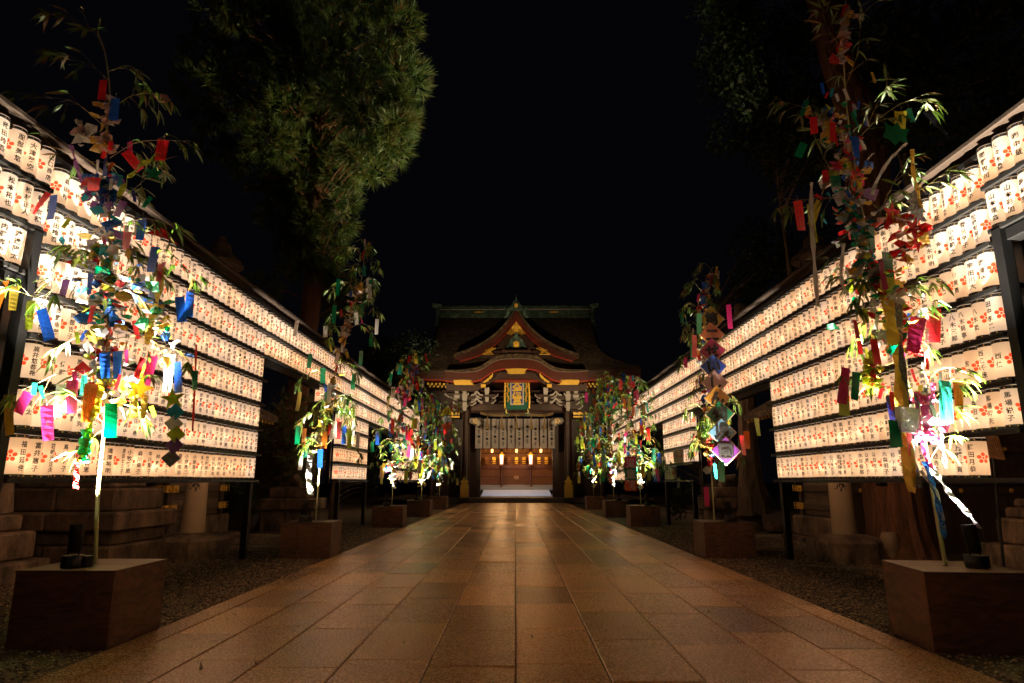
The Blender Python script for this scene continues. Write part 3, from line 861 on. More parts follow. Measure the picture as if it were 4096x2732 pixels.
def strip(bm, p, col, w, h, yaw=None, tilt=0, string=True, text=None, var=None):
    i = R.randrange(5) if var is None else var
    rz = R.uniform(-.7, .7) if yaw is None else yaw
    o = link('wish_strip', STRIP[(col, i)], None, p, (R.uniform(-.15, .15), tilt + R.uniform(-.06, .06), rz), (w, w, h))
    if string:
        s = link('string', string_me, o, (0, 0, -.01), (0, 0, 0), (1 / w * .9, 1 / w, 1 / h))
    if text:
        t = flat_text(text, .030, .031, 'lettering', ink, o, (0, -.08, -.52), (0, 0, 0)); t.scale = (1 / w * .85, 1 / w, 1 / h * .9)
        if text[0] == 'J': t.scale = (1 / w * .85, 1 / w, 1 / h)
    elif bm[1] == 1 and col != 'black':
        q = link('handwriting', scribble_me, o); q['kind'] = 'stuff'
    STRIPS.append((bm, col, p[2], o))
    return o
def ribbon(name, label, pts, w, mat, n=16, wob=.5, thick=True, cat='streamer', group='foil streamers on the bamboos'):
    """a hanging streamer: a folded band along a path"""
    P = spline(pts, n); o0 = Vector(pts[0])
    V = []; F = []
    ph = R.uniform(0, 6)
    for i, p in enumerate(P):
        a = wob * math.sin(i * 1.3 + ph) + wob * .5 * math.sin(i * .6 + ph * 2)
        d = Vector((math.cos(a), math.sin(a), 0)) * w / 2
        dz = Vector((0, 0, wob * w * .25 * math.sin(i * 2.1)))
        V += [p - o0 - d + dz, p - o0 + d - dz]
    for i in range(n): F.append((2 * i, 2 * i + 2, 2 * i + 3, 2 * i + 1))
    mb = MB(); mb.add(V, F)
    o = mb.build(name, mat, None, False, o0)
    tag(o, label, cat, group)
    return o
def crumple(mb, c, r, mi):
    """one crumpled scrap of film"""
    n = R.randint(4, 6); V = []
    ax = Matrix.Rotation(R.uniform(0, 6.28), 3, 'Z') @ Matrix.Rotation(R.uniform(-1.4, 1.4), 3, 'X')
    for k in range(n):
        a = 2 * math.pi * k / n
        V.append(c + ax @ Vector((r * math.cos(a) * R.uniform(.6, 1.2), r * math.sin(a) * R.uniform(.6, 1.2), r * R.uniform(-.45, .45))))
    V.append(c + ax @ Vector((0, 0, r * R.uniform(-.5, .5))))
    mb.add(V, [(k, (k + 1) % n, n) for k in range(n)], mi)
def garland(label, path, spread, count, r, mats, seed=0):
    P = spline(path, 60); o0 = Vector(path[0])
    mb = MB()
    for k in range(count):
        u = R.random(); p = P[int(u * 60)] - o0
        a = R.uniform(0, 6.28); q = abs(R.gauss(0, .55))
        crumple(mb, p + Vector((math.cos(a) * q * spread, math.sin(a) * q * spread * .8, R.uniform(-.05, .05))), r * R.uniform(.6, 1.9), R.randrange(len(mats)))
    cd = MB(); cd.tube([p - o0 + Vector((.012 * math.sin(i), .012 * math.cos(i), 0)) for i, p in enumerate(P[::2])], .0018, 4)
    o = cd.build('foil_garland', TM['white'], None, False, o0)
    q = mb.build('foil_scraps', [FO[m] for m in mats], o); q['kind'] = 'stuff'
    tag(o, label, 'garland', 'foil garlands wound round the bamboos')
    return o
def poly_orn(name, label, cat, p, outline, size, mat, rot=(0, 0, 0), th=.004, group=None):
    n = len(outline)
    mb = MB(); mb.prism([(x * size, z * size) for x, z in outline], -th / 2, th / 2)
    o = mb.build(name, mat, None, False, p, rot)
    tag(o, label, cat, group); return o
STAR = [((.5 if k % 2 == 0 else .2) * math.sin(k * math.pi / 5), (.5 if k % 2 == 0 else .2) * math.cos(k * math.pi / 5)) for k in range(10)]
DIAM = [(0, .5), (.5, 0), (0, -.5), (-.5, 0)]

# boxes: (corner X, corner Y)
BOX = {('L', 1): (-3.76, 6.32), ('L', 2): (-3.76, 13.5), ('L', 3): (-3.80, 22.2), ('L', 4): (-3.78, 29.1), ('L', 5): (-3.85, 36.7),
       ('R', 1): (3.84, 6.22), ('R', 2): (3.86, 13.6), ('R', 3): (3.92, 22.6), ('R', 4): (3.88, 28.6), ('R', 5): (3.90, 36.2)}
for (s_, k_), (x_, y_) in BOX.items():
    planter(s_, k_, x_, y_, .94 if k_ == 1 else 1.02, .90, .68, {('R', 1): -.12, ('L', 2): .03}.get((s_, k_), R.uniform(-.03, .03)))
BH = .684
Y1 = 6.75
def A(px, py, dy=0.0): return at(px, py, Y1 + dy)
# --- left foreground bamboo
stemL = [A(215, 1290), A(222, 1130), A(236, 990), A(241, 850), A(246, 700), A(250, 560), A(246, 450), A(241, 330), A(250, 215), A(238, 115), A(222, 72, -.05)]
stemL[0].z = BH
def br(*pts, dy=0): return [A(x, y, dy * i / max(1, len(pts) - 1)) for i, (x, y) in enumerate(pts)]
brL = [br((236, 112), (215, 68), (180, 50), (110, 28), dy=-.1), br((245, 180), (200, 142), (150, 132), (115, 112), dy=.15), br((250, 300), (170, 232), (100, 220), (25, 205), dy=-.2),
       br((248, 400), (180, 352), (120, 335), (65, 297), dy=.2), br((252, 250), (300, 217), (350, 212), (372, 222), dy=-.1), br((250, 360), (310, 325), (370, 320), (440, 322), dy=-.2),
       br((248, 160), (300, 150), (340, 205), dy=.2), br((249, 470), (320, 420), (360, 370), dy=.1), br((250, 520), (330, 500), (405, 520), dy=-.3), br((249, 640), (330, 600), (390, 590), (440, 640), dy=-.25),
       br((248, 640), (150, 640), (90, 680), (20, 660), dy=-.3), br((244, 780), (320, 770), (380, 800), (430, 830), dy=-.3), br((241, 860), (150, 850), (80, 880), (20, 905), dy=-.25),
       br((240, 900), (300, 880), (340, 860), dy=-.4), br((238, 975), (190, 930), (150, 900), dy=-.35), br((237, 985), (212, 1000), (186, 1035), dy=-.2), br((247, 620), (200, 570), (150, 560), dy=-.25),
       br((243, 800), (190, 770), (120, 800), dy=.3), br((246, 700), (310, 690), (360, 740), dy=.3), br((240, 930), (290, 930), (330, 960), dy=.2), br((247, 560), (300, 560), (380, 640), dy=.25)]
bamboo('tall slender bamboo with drooping tip in the left foreground planter', stemL[0], stemL, .021, brL, .21, True, 9, (2, 4))
H = lambda v: v * 1.742 / 2560 * 7.0           # photo px -> metres at the foreground bamboos
for (x, y, c, w, h, *e) in [(235, 180, 'red', 18, 55), (263, 222, 'blue', 20, 58), (296, 322, 'pink', 17, 52, .15), (285, 345, 'red', 22, 60, .7), (374, 318, 'red', 25, 58), (214, 405, 'red', 28, 32), (120, 445, 'blue', 22, 64), (108, 440, 'red', 22, 62, -.45),
                            (325, 498, 'blue', 18, 55), (291, 530, 'red', 20, 42), (356, 565, 'blue', 20, 62), (366, 605, 'red', 12, 60), (410, 680, 'blue', 20, 60, .15), (436, 665, 'blue', 18, 62), (68, 688, 'lime', 22, 68, .05), (90, 708, 'blue', 24, 74, .35),
                            (10, 642, 'orange', 18, 100), (30, 655, 'gold', 20, 55), (255, 690, 'blue', 18, 60), (206, 625, 'blue', 14, 50), (238, 808, 'blue', 24, 58, .2), (268, 805, 'blue', 24, 62), (350, 817, 'pink', 24, 70, -.12), (389, 813, 'white', 24, 84), (405, 830, 'blue', 20, 70, .1),
                            (163, 872, 'pink', 24, 72), (137, 882, 'white', 20, 70), (103, 930, 'pink', 24, 74, .1), (62, 900, 'pink', 28, 48, -.3), (252, 925, 'green', 24, 72), (14, 905, 'gold', 18, 90, .1), (207, 880, 'orange', 26, 82), (446, 850, 'green', 16, 42),
                            (305, 735, 'red', 10, 44, .3), (212, 700, 'red', 12, 40), (150, 640, 'purple', 16, 40), (282, 460, 'purple', 18, 40, -.3), (325, 820, 'red', 16, 48, -.5), (375, 600, 'pink', 12, 46), (190, 860, 'turquoise', 14, 44)]:
    txt = {(389, 813): 'JO1のライブが/当たりますように', (68, 688): '卒試/国語', (163, 872): 'おはなやさん/なりたいな', (103, 930): '平和'}.get((x, y))
    strip(('L', 1), A(x, y, R.uniform(-.35, .1)), c, H(w), H(h), R.uniform(-.35, .35), -(e[0] if e else 0), True, txt)
garland('crinkled teal and purple foil garland high on the left foreground bamboo', [A(250, 400), A(240, 450), A(248, 560)], 0.230, 84, .055, ['teal', 'blue', 'purple', 'teal', 'blue', 'silver'])
garland('silver and red foil garland at mid height on the left foreground bamboo', [A(215, 560, -.1), A(248, 640, -.1), A(230, 740)], 0.351, 158, .05, ['silver', 'holo', 'teal', 'red', 'gold', 'blue', 'lime', 'green'])
garland('pale rose and yellow foil garland near the tip of left foreground bamboo', [A(240, 215), A(240, 300), A(245, 345)], 0.135, 37, .06, ['rose', 'gold', 'silver', 'rose'])
garland('crumpled smoky foil bundle hanging left of the left foreground stem', [A(180, 285, -.1), A(180, 330, -.1)], 0.081, 20, .06, ['rose', 'silver'])
garland('glittering gold and holographic foil garland low on left foreground bamboo', [A(236, 750), A(240, 850), A(225, 960, -.1)], 0.297, 112, .05, ['gold', 'holo', 'lime', 'silver', 'red'])
garland('silver foil garland trailing along the right branches of left foreground bamboo', [A(290, 640, -.2), A(350, 690, -.2), A(385, 830, -.2)], 0.162, 65, .05, ['silver', 'gold', 'green', 'holo', 'blue'])
ribbon('foil_streamer', 'purple and gold twisted foil streamer on the upper left of left foreground bamboo', [A(160, 330, -.1), A(180, 400, -.1), A(205, 450, -.1)], .05, FO['purple'])
ribbon('foil_streamer', 'green foil streamer slanting down from the red strip on left foreground bamboo', [A(360, 350, -.1), A(320, 380, -.1), A(290, 410, -.1), A(270, 450, -.1)], .07, FO['lime'], wob=.8)
ribbon('foil_streamer', 'long silver holographic streamer crossing the middle of left foreground bamboo', [A(215, 600, -.2), A(230, 640, -.2), A(275, 660, -.2), A(310, 645, -.2)], .045, FO['holo'])
ribbon('foil_streamer', 'amber foil streamer hanging right of the left foreground stem', [A(370, 610, -.2), A(360, 680, -.2), A(345, 740, -.2), A(335, 790, -.2)], .08, FO['gold'])
ribbon('foil_streamer', 'dark red cord tassel hanging right of left foreground bamboo', [A(449, 790, -.3), A(446, 870, -.3), A(440, 990, -.3)], .022, FO['red'], wob=.2)
ribbon('foil_streamer', 'turquoise film streamer in the spotlight of left foreground bamboo', [A(195, 985, -.3), A(190, 1030, -.3), A(186, 1062, -.3)], .12, TM['turquoise'], wob=.4)
ribbon('foil_streamer', 'red checked film streamer at the bottom of left foreground bamboo', [A(178, 1040, -.3), A(172, 1080, -.3), A(170, 1122, -.3)], .055, FO['red'], wob=.3)
ribbon('foil_streamer', 'orange and yellow film streamer in the spotlight of left foreground bamboo', [A(228, 870, -.3), A(220, 930, -.3), A(200, 985, -.3), A(185, 1060, -.3)], .08, TM['yellow'], wob=.5)
for i, (x, y, c, cn) in enumerate([(400, 945, 'teal', 'teal'), (397, 972, 'silver', 'silver'), (402, 997, 'lime', 'yellow-green'), (398, 1022, 'purple', 'purple'), (390, 1052, 'black', 'dark')]):
    poly_orn('paper_diamond', '%s foil diamond, %s from the top of the chain on left foreground bamboo' % (cn, nth(i + 1)), 'diamond', A(x, y, -.3), DIAM, H(38), FO[c], (0, 0, R.uniform(-.7, .7)), group='foil diamond chain')
poly_orn('foil_star', 'gold glitter star with two tails on left foreground bamboo', 'star', A(318, 892, -.35), STAR, H(62), FO['gold'], (0, .2, .2))
for dx in (-8, 14): ribbon('star_tail', 'gold glitter tail under the star, %s of the two' % ('left' if dx < 0 else 'right'), [A(316 + dx, 905, -.35), A(312 + dx, 960, -.35)], .065, FO['gold'], 5, .2, cat='star tail', group='star tails')
poly_orn('foil_star', 'dark green star among the leaves high on left foreground bamboo', 'star', A(352, 455 - 60, -.1), STAR, H(46), TM['green'], (0, .1, .3))
poly_orn('foil_star', 'yellow foil star at the right edge of left foreground bamboo', 'star', A(395, 915, -.3), STAR, H(52), FO['lime'], (0, -.2, .4))
poly_orn('foil_star', 'red foil star beside the lantern tops on left foreground bamboo', 'star', A(370, 540, -.2), [(-.6, .05), (.0, .3), (.6, -.3), (.05, -.05)], H(62), FO['red'], (0, 0, .3))
poly_orn('paper_fruit', 'speckled red paper fruit at the branch tip of left foreground bamboo', 'ornament', A(372, 224, -.1), [(-.55, .05), (-.2, .3), (.25, .3), (.5, 0), (.25, -.3), (-.2, -.25)], H(34), FO['rose'], (0, 0, .2), .03)
# --- right foreground bamboo
stemR = [A(2166, 1290), A(2146, 1180), A(2130, 1080), A(2108, 960), A(2070, 850), A(2030, 720), A(2000, 600), A(1976, 480), A(1960, 380), A(1946, 280), A(1938, 180), A(1934, 60), A(1944, -10)]
stemR[0].z = BH
brR = [br((1960, 330), (2010, 280), (2080, 235), (2145, 240), dy=-.2), br((1950, 320), (1890, 290), (1840, 247), (1785, 236), dy=-.1), br((1972, 470), (1900, 455), (1840, 460), (1785, 455), dy=-.2),
       br((1985, 520), (2060, 470), (2110, 440), (2170, 395), dy=-.3), br((1992, 560), (2040, 440), (2080, 370), dy=-.1), br((1964, 420), (1900, 380), (1862, 300), dy=.2), br((2012, 640), (1955, 640), (1920, 600), dy=-.2),
       br((2026, 700), (2090, 650), (2145, 640), dy=-.3), br((2048, 780), (2110, 700), (2142, 690), dy=-.2), br((2060, 830), (1990, 850), (1930, 862), dy=-.3), br((2100, 930), (2150, 850), (2222, 850), dy=-.3),
       br((2112, 965), (2170, 880), (2212, 870), dy=-.3), br((2090, 900), (2040, 888), (1998, 890), dy=-.2), br((2128, 1062), (2160, 1010), (2182, 1000), dy=-.2), br((1990, 290), (2018, 230), (2040, 200), dy=.1), br((1940, 200), (1968, 120), (1975, 20), dy=-.1),
       br((1936, 120), (1900, 70), (1885, 20), dy=.1), br((2020, 690), (1985, 640), (1960, 690), dy=-.3), br((2055, 810), (2100, 780), (2130, 800), dy=.2), br((2120, 1010), (2150, 950), (2190, 935), dy=-.3), br((2030, 730), (1980, 740), (1960, 790), dy=.2)]
bamboo('tall bamboo thick with foil in the right foreground planter', stemR[0], stemR, .021, brR, .19, True, 9, (2, 4))
for (x, y, c, w, h, *e) in [(1830, 462, 'red', 20, 74), (1858, 470, 'lime', 14, 95), (1880, 462, 'yellow', 16, 70, -.45), (1966, 500, 'green', 24, 78), (1998, 522, 'green', 14, 62), (1916, 405, 'green', 22, 28), (1893, 393, 'red', 14, 32), (1961, 316, 'blue', 20, 56),
                            (1895, 272, 'yellow', 17, 54, .15), (1911, 282, 'red', 14, 52, -.1), (1852, 232, 'green', 12, 46, -.35), (1866, 270, 'red', 16, 44), (2066, 258, 'yellow', 26, 66, -.15), (2084, 252, 'turquoise', 14, 34, .2), (2125, 258, 'black', 26, 72, .5),
                            (2032, 580, 'green', 26, 60), (2034, 625, 'lime', 30, 80), (2141, 710, 'red', 28, 78, -.1), (2106, 730, 'pink', 32, 78, -.2), (1940, 845, 'pink', 22, 78, -.1), (1934, 878, 'lime', 22, 76, -.1), (1964, 855, 'green', 16, 62, -.2),
                            (2042, 908, 'navy', 30, 86), (2052, 900, 'red', 24, 40), (2064, 880, 'pink', 18, 40, .2), (2165, 875, 'turquoise', 24, 92, -.1), (2196, 878, 'orange', 22, 78, -.08), (2048, 965, 'green', 24, 56), (2003, 780, 'red', 14, 56), (1998, 825, 'red', 12, 60),
                            (2085, 720, 'blue', 12, 52), (2020, 600, 'pink', 12, 70), (2083, 985, 'red', 16, 58), (2118, 930, 'pink', 16, 62, .1), (1845, 330, 'green', 18, 46, -.5), (1960, 735, 'red', 10, 44), (2100, 905, 'green', 12, 40)]:
    txt = {(2165, 875): 'みんなでディズニーランドに/いきたいです', (2196, 878): 'よいことまにりますように'[:0] or None}.get((x, y))
    strip(('R', 1), A(x, y, R.uniform(-.35, .05)), c, H(w), H(h), R.uniform(-.35, .35), -(e[0] if e else 0), True, txt)
garland('rose and holographic foil garland at the tip of right foreground bamboo', [A(1945, 20), A(1935, 90), A(1930, 150)], 0.095, 42, .055, ['rose', 'red', 'holo', 'gold', 'silver'])
garland('red and silver foil garland on the upper stem of right foreground bamboo', [A(1880, 250, -.1), A(1935, 330), A(1950, 430)], 0.243, 112, .045, ['red', 'silver', 'gold', 'blue', 'green', 'pink', 'lime'])
garland('bronze and silver foil garland at mid height on right foreground bamboo', [A(1940, 430), A(1965, 520), A(1990, 620)], 0.243, 121, .048, ['gold', 'silver', 'red', 'green', 'holo', 'teal'])
garland('gold and lime foil garland below the middle of right foreground bamboo', [A(1985, 600, -.1), A(2040, 700, -.1), A(2060, 820, -.1)], 0.324, 158, .048, ['gold', 'lime', 'silver', 'red', 'green', 'holo'])
garland('glittering gold foil bunch beside the pink strip on right foreground bamboo', [A(2000, 820, -.2), A(2000, 900, -.2)], 0.108, 37, .045, ['gold', 'lime'])
garland('bright holographic foil bunch in the beam of right foreground spotlight', [A(2120, 900, -.2), A(2125, 970, -.2), A(2120, 1010, -.2)], 0.162, 56, .05, ['holo', 'silver', 'pink', 'holo'])
garland('red foil stars and scraps hanging beside the lanterns on right foreground bamboo', [A(2050, 500, -.2), A(2100, 540, -.2), A(2075, 600, -.2)], 0.189, 46, .055, ['red', 'gold', 'rose'])
for (lab, pts, w, m) in [('long holographic streamer hanging left of right foreground bamboo', [(1862, 420), (1862, 500), (1868, 600), (1876, 705)], .05, 'holo'),
                         ('very long gold glitter streamer down the middle of right foreground bamboo', [(2035, 690), (2052, 800), (2070, 950), (2090, 1130)], .12, 'gold'),
                         ('black and gold glitter streamer beside the long gold one on right foreground bamboo', [(2060, 700), (2070, 850), (2088, 1000), (2105, 1120)], .07, 'black'),
                         ('silver streamer looping under the green leaf ornament on right foreground bamboo', [(2080, 330), (2040, 370), (2010, 420), (2000, 450)], .045, 'holo'),
                         ('gold and silver chain streamer right of the green leaf ornament', [(2092, 345), (2095, 400), (2105, 440), (2110, 480)], .045, 'gold'),
                         ('pink film streamer in the beam of right foreground spotlight', [(2100, 900), (2105, 960), (2120, 1040), (2135, 1075)], .05, 'pink'),
                         ('second pink film streamer, nearer the orange strip, in the spotlight beam', [(2140, 880), (2135, 950), (2140, 1020)], .05, 'pink'),
                         ('silver streamer curving past the turquoise strip on right foreground bamboo', [(2120, 890), (2145, 960), (2160, 1030), (2168, 1075)], .04, 'silver'),
                         ('blue holographic streamer trailing below right foreground bamboo', [(2120, 1060), (2140, 1120), (2155, 1180), (2165, 1235)], .055, 'blue'),
                         ('silver streamer trailing beside the blue one below right foreground bamboo', [(2110, 1080), (2145, 1130), (2160, 1190), (2160, 1215)], .045, 'holo'),
                         ('rainbow streamer drawn down to the lens of the right foreground spotlight', [(2135, 1070), (2170, 1125), (2210, 1170), (2244, 1212)], .055, 'holo'),
                         ('silver streamer hanging at mid height left of right foreground stem', [(1935, 560), (1930, 640), (1945, 680)], .045, 'silver')]:
    ribbon('foil_streamer', lab, [A(x, y, -.25) for x, y in pts], w, FO[m])
poly_orn('paper_leaf', 'green paper mulberry leaf with white writing on right foreground bamboo', 'ornament', A(2055, 310, -.2), [(0, .5), (.2, .25), (.5, .35), (.4, 0), (.5, -.3), (.15, -.25), (0, -.5), (-.2, -.3), (-.5, -.25), (-.4, .05), (-.45, .35), (-.15, .25)], H(64), TM['green'], (0, .2, .1))
for i, (x, y) in enumerate([(2045, 490), (2095, 525), (2105, 555)]):
    poly_orn('foil_star', 'red foil star, %s from the left beside the lanterns on right foreground bamboo' % nth(i + 1), 'star', A(x, y, -.25), STAR, H(56), FO['red'], (.2, .3 * i, .3), group='red foil stars')
poly_orn('paper_fan', 'pleated purple foil fan at mid height on right foreground bamboo', 'ornament', A(2002, 455, -.2), [(0, -.2), (-.5, .2), (-.25, .42), (0, .5), (.25, .42), (.5, .2)], H(50), FO['purple'], (0, -.4, .2), .01)
poly_orn('paper_pine', 'black glitter zigzag ornament hanging before the top lanterns', 'ornament', A(2100, 480, -.25), [(0, .5), (.2, .35), (.12, .33), (.28, .15), (.15, .12), (.32, -.1), (.16, -.12), (.3, -.35), (.05, -.35), (0, -.5), (-.05, -.35), (-.3, -.35), (-.16, -.12), (-.32, -.1), (-.15, .12), (-.28, .15), (-.12, .33), (-.2, .35)], H(84), FO['black'], (0, 0, .2))
poly_orn('foil_box', 'clear cellophane cube glinting by the turquoise strip', 'ornament', A(2080, 965, -.3), [(-.5, .5), (.5, .5), (.45, -.5), (-.45, -.5)], H(52), FO['holo'], (0, .1, .3), .06)

# --- the bamboos behind
COLS = list(TC)
MASS = []
def rand_bamboo(side, k, top, lean, density, cols, nstrip, ssize, leaf, garl, nb=None, w=.5, sx=0, sy=.45):
    X, Y = BOX[(side, k)]; sg = -1 if side == 'L' else 1
    base = Vector((X + sg * (.45 + sx), Y + sy, BH))
    h = top[2] - BH
    pts = [base, base + Vector((lean * .05, 0, h * .3)), base + Vector((lean * .35, 0, h * .62)), base + Vector((lean * .7, -.05, h * .84)), Vector(top)]
    P = spline(pts, 40)
    bs = []
    n = nb or 22
    for j in range(n):
        u = .22 + .76 * j / (n - 1)
        p = P[int(u * 40)]
        a = j * 2.4 + R.uniform(-.5, .5)
        L = w * (1.15 - .75 * u) * R.uniform(.7, 1.3) + .12
        d = Vector((math.cos(a), math.sin(a) * .8, 0))
        bs.append([p, p + d * L * .5 + Vector((0, 0, L * .45)), p + d * L * .9 + Vector((0, 0, L * .35)), p + d * L * 1.15 + Vector((0, 0, -L * .1))])
    for j in range(9):
        p = P[int(R.uniform(.2, .36) * 40)]; a = j * 2.4; L = w * R.uniform(.6, 1.0)
        d = Vector((math.cos(a), math.sin(a) * .8, 0))
        bs.append([p, p + d * L * .5 + Vector((0, 0, L * .35)), p + d * L * .9 + Vector((0, 0, L * .2)), p + d * L * 1.1 + Vector((0, 0, -L * .25))])
    lab = {('L', 2): 'slender bamboo with green and white strips, second from front on the left', ('R', 2): 'bamboo behind the chain of lettered diamonds on the right'}.get((side, k), 'small bamboo hung with many colourful strips, %s from front on the %s' % (nth(k), SIDEN[side]))
    bamboo(lab, base, pts, .018, bs, leaf, False, density, (3, 5))
    for j in range(nstrip):
        b = R.choice(bs); q = spline(b, 10)[R.randint(4, 10)]
        c = R.choice(cols)
        strip((side, k), q + Vector((R.uniform(-.05, .05), R.uniform(-.1, .02), -.03)), c, ssize * R.uniform(.28, .36), ssize * R.uniform(.8, 1.15), string=(k < 3))
    MASS.append((P[8:], 26 if k == 2 else 75, w * .62, ssize * .8))
    for (u0, u1, sp, cnt, r, ms, nm) in garl:
        garland('%s foil garland on the %s' % (nm, BN[(side, k)]), [P[int(u * 40)] for u in (u0, (u0 + u1) / 2, u1)], sp, cnt, r, ms)
    return P
rand_bamboo('L', 2, at(838, 552, 13.9), 1.0, 6, ['green', 'green', 'white', 'white', 'gold'], 14,   .30, .21, [(.45, .75, .12, 70, .07, ['silver', 'gold', 'rose', 'silver'], 'silver and gold'), (.2, .42, .16, 60, .07, ['holo', 'silver', 'gold'], 'bright holographic')], 20, .6)
YL2 = 13.9
def A2(px, py, dy=0): return at(px, py, YL2 + dy)
for (x, y, c, w, h) in [(777, 640, 'green', 9, 42), (768, 700, 'green', 9, 45), (830, 697, 'green', 10, 36), (849, 652, 'white', 9, 36), (866, 732, 'white', 9, 38), (829, 805, 'green', 10, 36), (712, 812, 'green', 10, 34), (682, 735, 'white', 11, 40), (741, 845, 'green', 12, 36), (684, 978, 'green', 11, 42), (698, 984, 'orange', 12, 42),
                        (767, 966, 'white', 11, 40), (779, 968, 'red', 11, 40), (790, 978, 'blue', 10, 42), (802, 984, 'lime', 10, 44), (822, 994, 'white', 8, 34), (706, 1004, 'turquoise', 11, 46), (735, 1032, 'blue', 12, 42), (745, 990, 'orange', 12, 40), (776, 800, 'white', 9, 40), (757, 880, 'white', 10, 46), (688, 900, 'gold', 9, 44)]:
    strip(('L', 2), A2(x, y, R.uniform(-.4, .1)), c, w * 1.742 / 2560 * 13.6, h * 1.742 / 2560 * 13.6, R.uniform(-.3, .3))
ribbon('foil_streamer', 'rainbow holographic streamer hanging low on the second left bamboo', [A2(712, 1040, -.3), A2(708, 1090, -.3), A2(712, 1135, -.3)], .12, FO['holo'])
rand_bamboo('R', 2, at(1637, 612, 14.4), -.10, 7, ['red', 'green', 'blue', 'pink', 'gold', 'red', 'yellow'], 20, .27, .2, [(.15, .95, .13, 120, .06, ['gold', 'red', 'silver', 'blue'], 'multicoloured')], 26, .44, 0, .80)
for (x, y, c, w, h) in [(1620, 1118, 'pink', 11, 42), (1735, 960, 'lime', 12, 40), (1702, 1000, 'red', 11, 44), (1655, 1060, 'green', 14, 44), (1590, 790, 'green', 11, 36), (1594, 770, 'red', 12, 52), (1605, 720, 'green', 12, 50), (1672, 700, 'pink', 12, 60), (1640, 1065, 'turquoise', 9, 34), (1712, 990, 'orange', 12, 40)]:
    strip(('R', 2), at(x, y, 13.5 + R.uniform(-.2, .2)), c, w * 1.742 / 2560 * 13.6, h * 1.742 / 2560 * 13.6, R.uniform(-.3, .3))
DC = [('第', 'yellow', 1633, 733), ('二', 'orange', 1634, 769), ('せ', 'pink', 1635, 806), ('い', 'blue', 1637, 842), ('し', 'white', 1641, 879), ('ん', 'gold', 1646, 914), ('幼', 'green', 1652, 951), ('児', 'sky', 1657, 993), ('園', 'purple', 1666, 1035)]
TM['sky'] = thin('strip_sky', (.18, .42, .60), .42); TM['rosewhite'] = thin('strip_rosewhite', (.62, .36, .36), .42); TM['amber'] = thin('strip_amber', (.75, .36, .02), .42)
border_m = thin('paper_border', (.75, .55, .36), .5)
for i, (ch, c, x, y) in enumerate(DC):
    cm = {'white': 'rosewhite', 'gold': 'amber'}.get(c, c); cn = {'sky': 'light blue', 'white': 'pale pink', 'gold': 'amber'}.get(c, c)
    sz = (60 if i < 6 else 64) * 1.742 / 2560 * 13.4
    p = at(x, y, 13.82)
    o = poly_orn('paper_diamond', '%s paper diamond, %s from the top of the lettered chain on the right' % (cn, nth(i + 1)), 'diamond', p, DIAM, sz, TM[cm], (.05, R.uniform(-.05, .05), R.uniform(-.15, .15)), .008, 'lettered paper diamonds')
    mb = MB(); mb.prism([(q[0] * sz * 1.10, q[1] * sz * 1.10) for q in DIAM], .006, .010); mb.build('border', border_m, o)
    flat_text(ch, sz * .56, sz * .5, 'lettering', ink, o, (0, -.007, 0), bold=sz * .018)
FAR = ['red', 'red', 'blue', 'green', 'yellow', 'pink', 'white', 'orange', 'turquoise', 'lime', 'gold', 'blue', 'green']
GF = lambda nm: [(.2, .9, .22, 130, .06, ['silver', 'gold', 'red', 'green', 'holo'], nm), (.12, .35, .2, 60, .07, ['holo', 'gold', 'silver'], 'bright ' + nm)]
rand_bamboo('L', 3, at(946, 812, 22.6), .75, 3, FAR, 30, .42, .24, GF('glittering'), 24, .75)
rand_bamboo('L', 4, at(990, 905, 29.4), .25, 4, FAR, 32, .46, .28, GF('sparkling'), 26, 1.0)
rand_bamboo('L', 5, at(1035, 925, 37.0), .2, 3, FAR, 22, .46, .3, GF('glinting'), 22, 1.0)
rand_bamboo('R', 3, at(1445, 862, 23.0), -.55, 5, FAR, 34, .42, .26, GF('glittering'), 26, .9)
rand_bamboo('R', 4, at(1405, 862, 29.0), -.35, 5, FAR, 30, .46, .3, GF('sparkling'), 26, 1.1)
rand_bamboo('R', 5, at(1378, 935, 36.6), -.3, 3, FAR, 20, .46, .3, GF('glinting'), 22, 1.0)
for i, (ch, c, x, y) in enumerate([('児', 'pink', 1447, 1063), ('童', 'green', 1448, 1088), ('館', 'orange', 1448, 1113)]):
    sz = 27 * 1.742 / 2560 * 22.2
    p = at(x, y, 22.0)
    o = poly_orn('lettered_card', '%s lettered card, %s of the three hanging on the third right bamboo' % (c, ['top', 'middle', 'bottom'][i]), 'card', p, [(-.5, -.42), (-.42, -.5), (.42, -.5), (.5, -.42), (.5, .42), (.42, .5), (-.42, .5), (-.5, .42)], sz, TM[c], (0, 0, .1), .012, 'lettered cards')
    flat_text(ch, sz * .8, sz * .7, 'lettering', TM['white'], o, (0, -.010, 0))
for i, (ch, c, x, y) in enumerate([('月', 'yellow', 1026, 945), ('か', 'white', 1026, 962), ('ぐ', 'orange', 1026, 979), ('組', 'turquoise', 1030, 1030)]):
    sz = 24 * 1.742 / 2560 * 28.6
    o = poly_orn('paper_diamond', '%s paper diamond, %s from the top of the small chain on the left' % (c, nth(i + 1)), 'diamond', at(x, y, 28.6), DIAM, sz, TM[c], (0, R.uniform(-.15, .15), 0), .01, 'small lettered diamonds')
    flat_text(ch, sz * .5, sz * .5, 'lettering', ink, o, (0, -.009, 0))
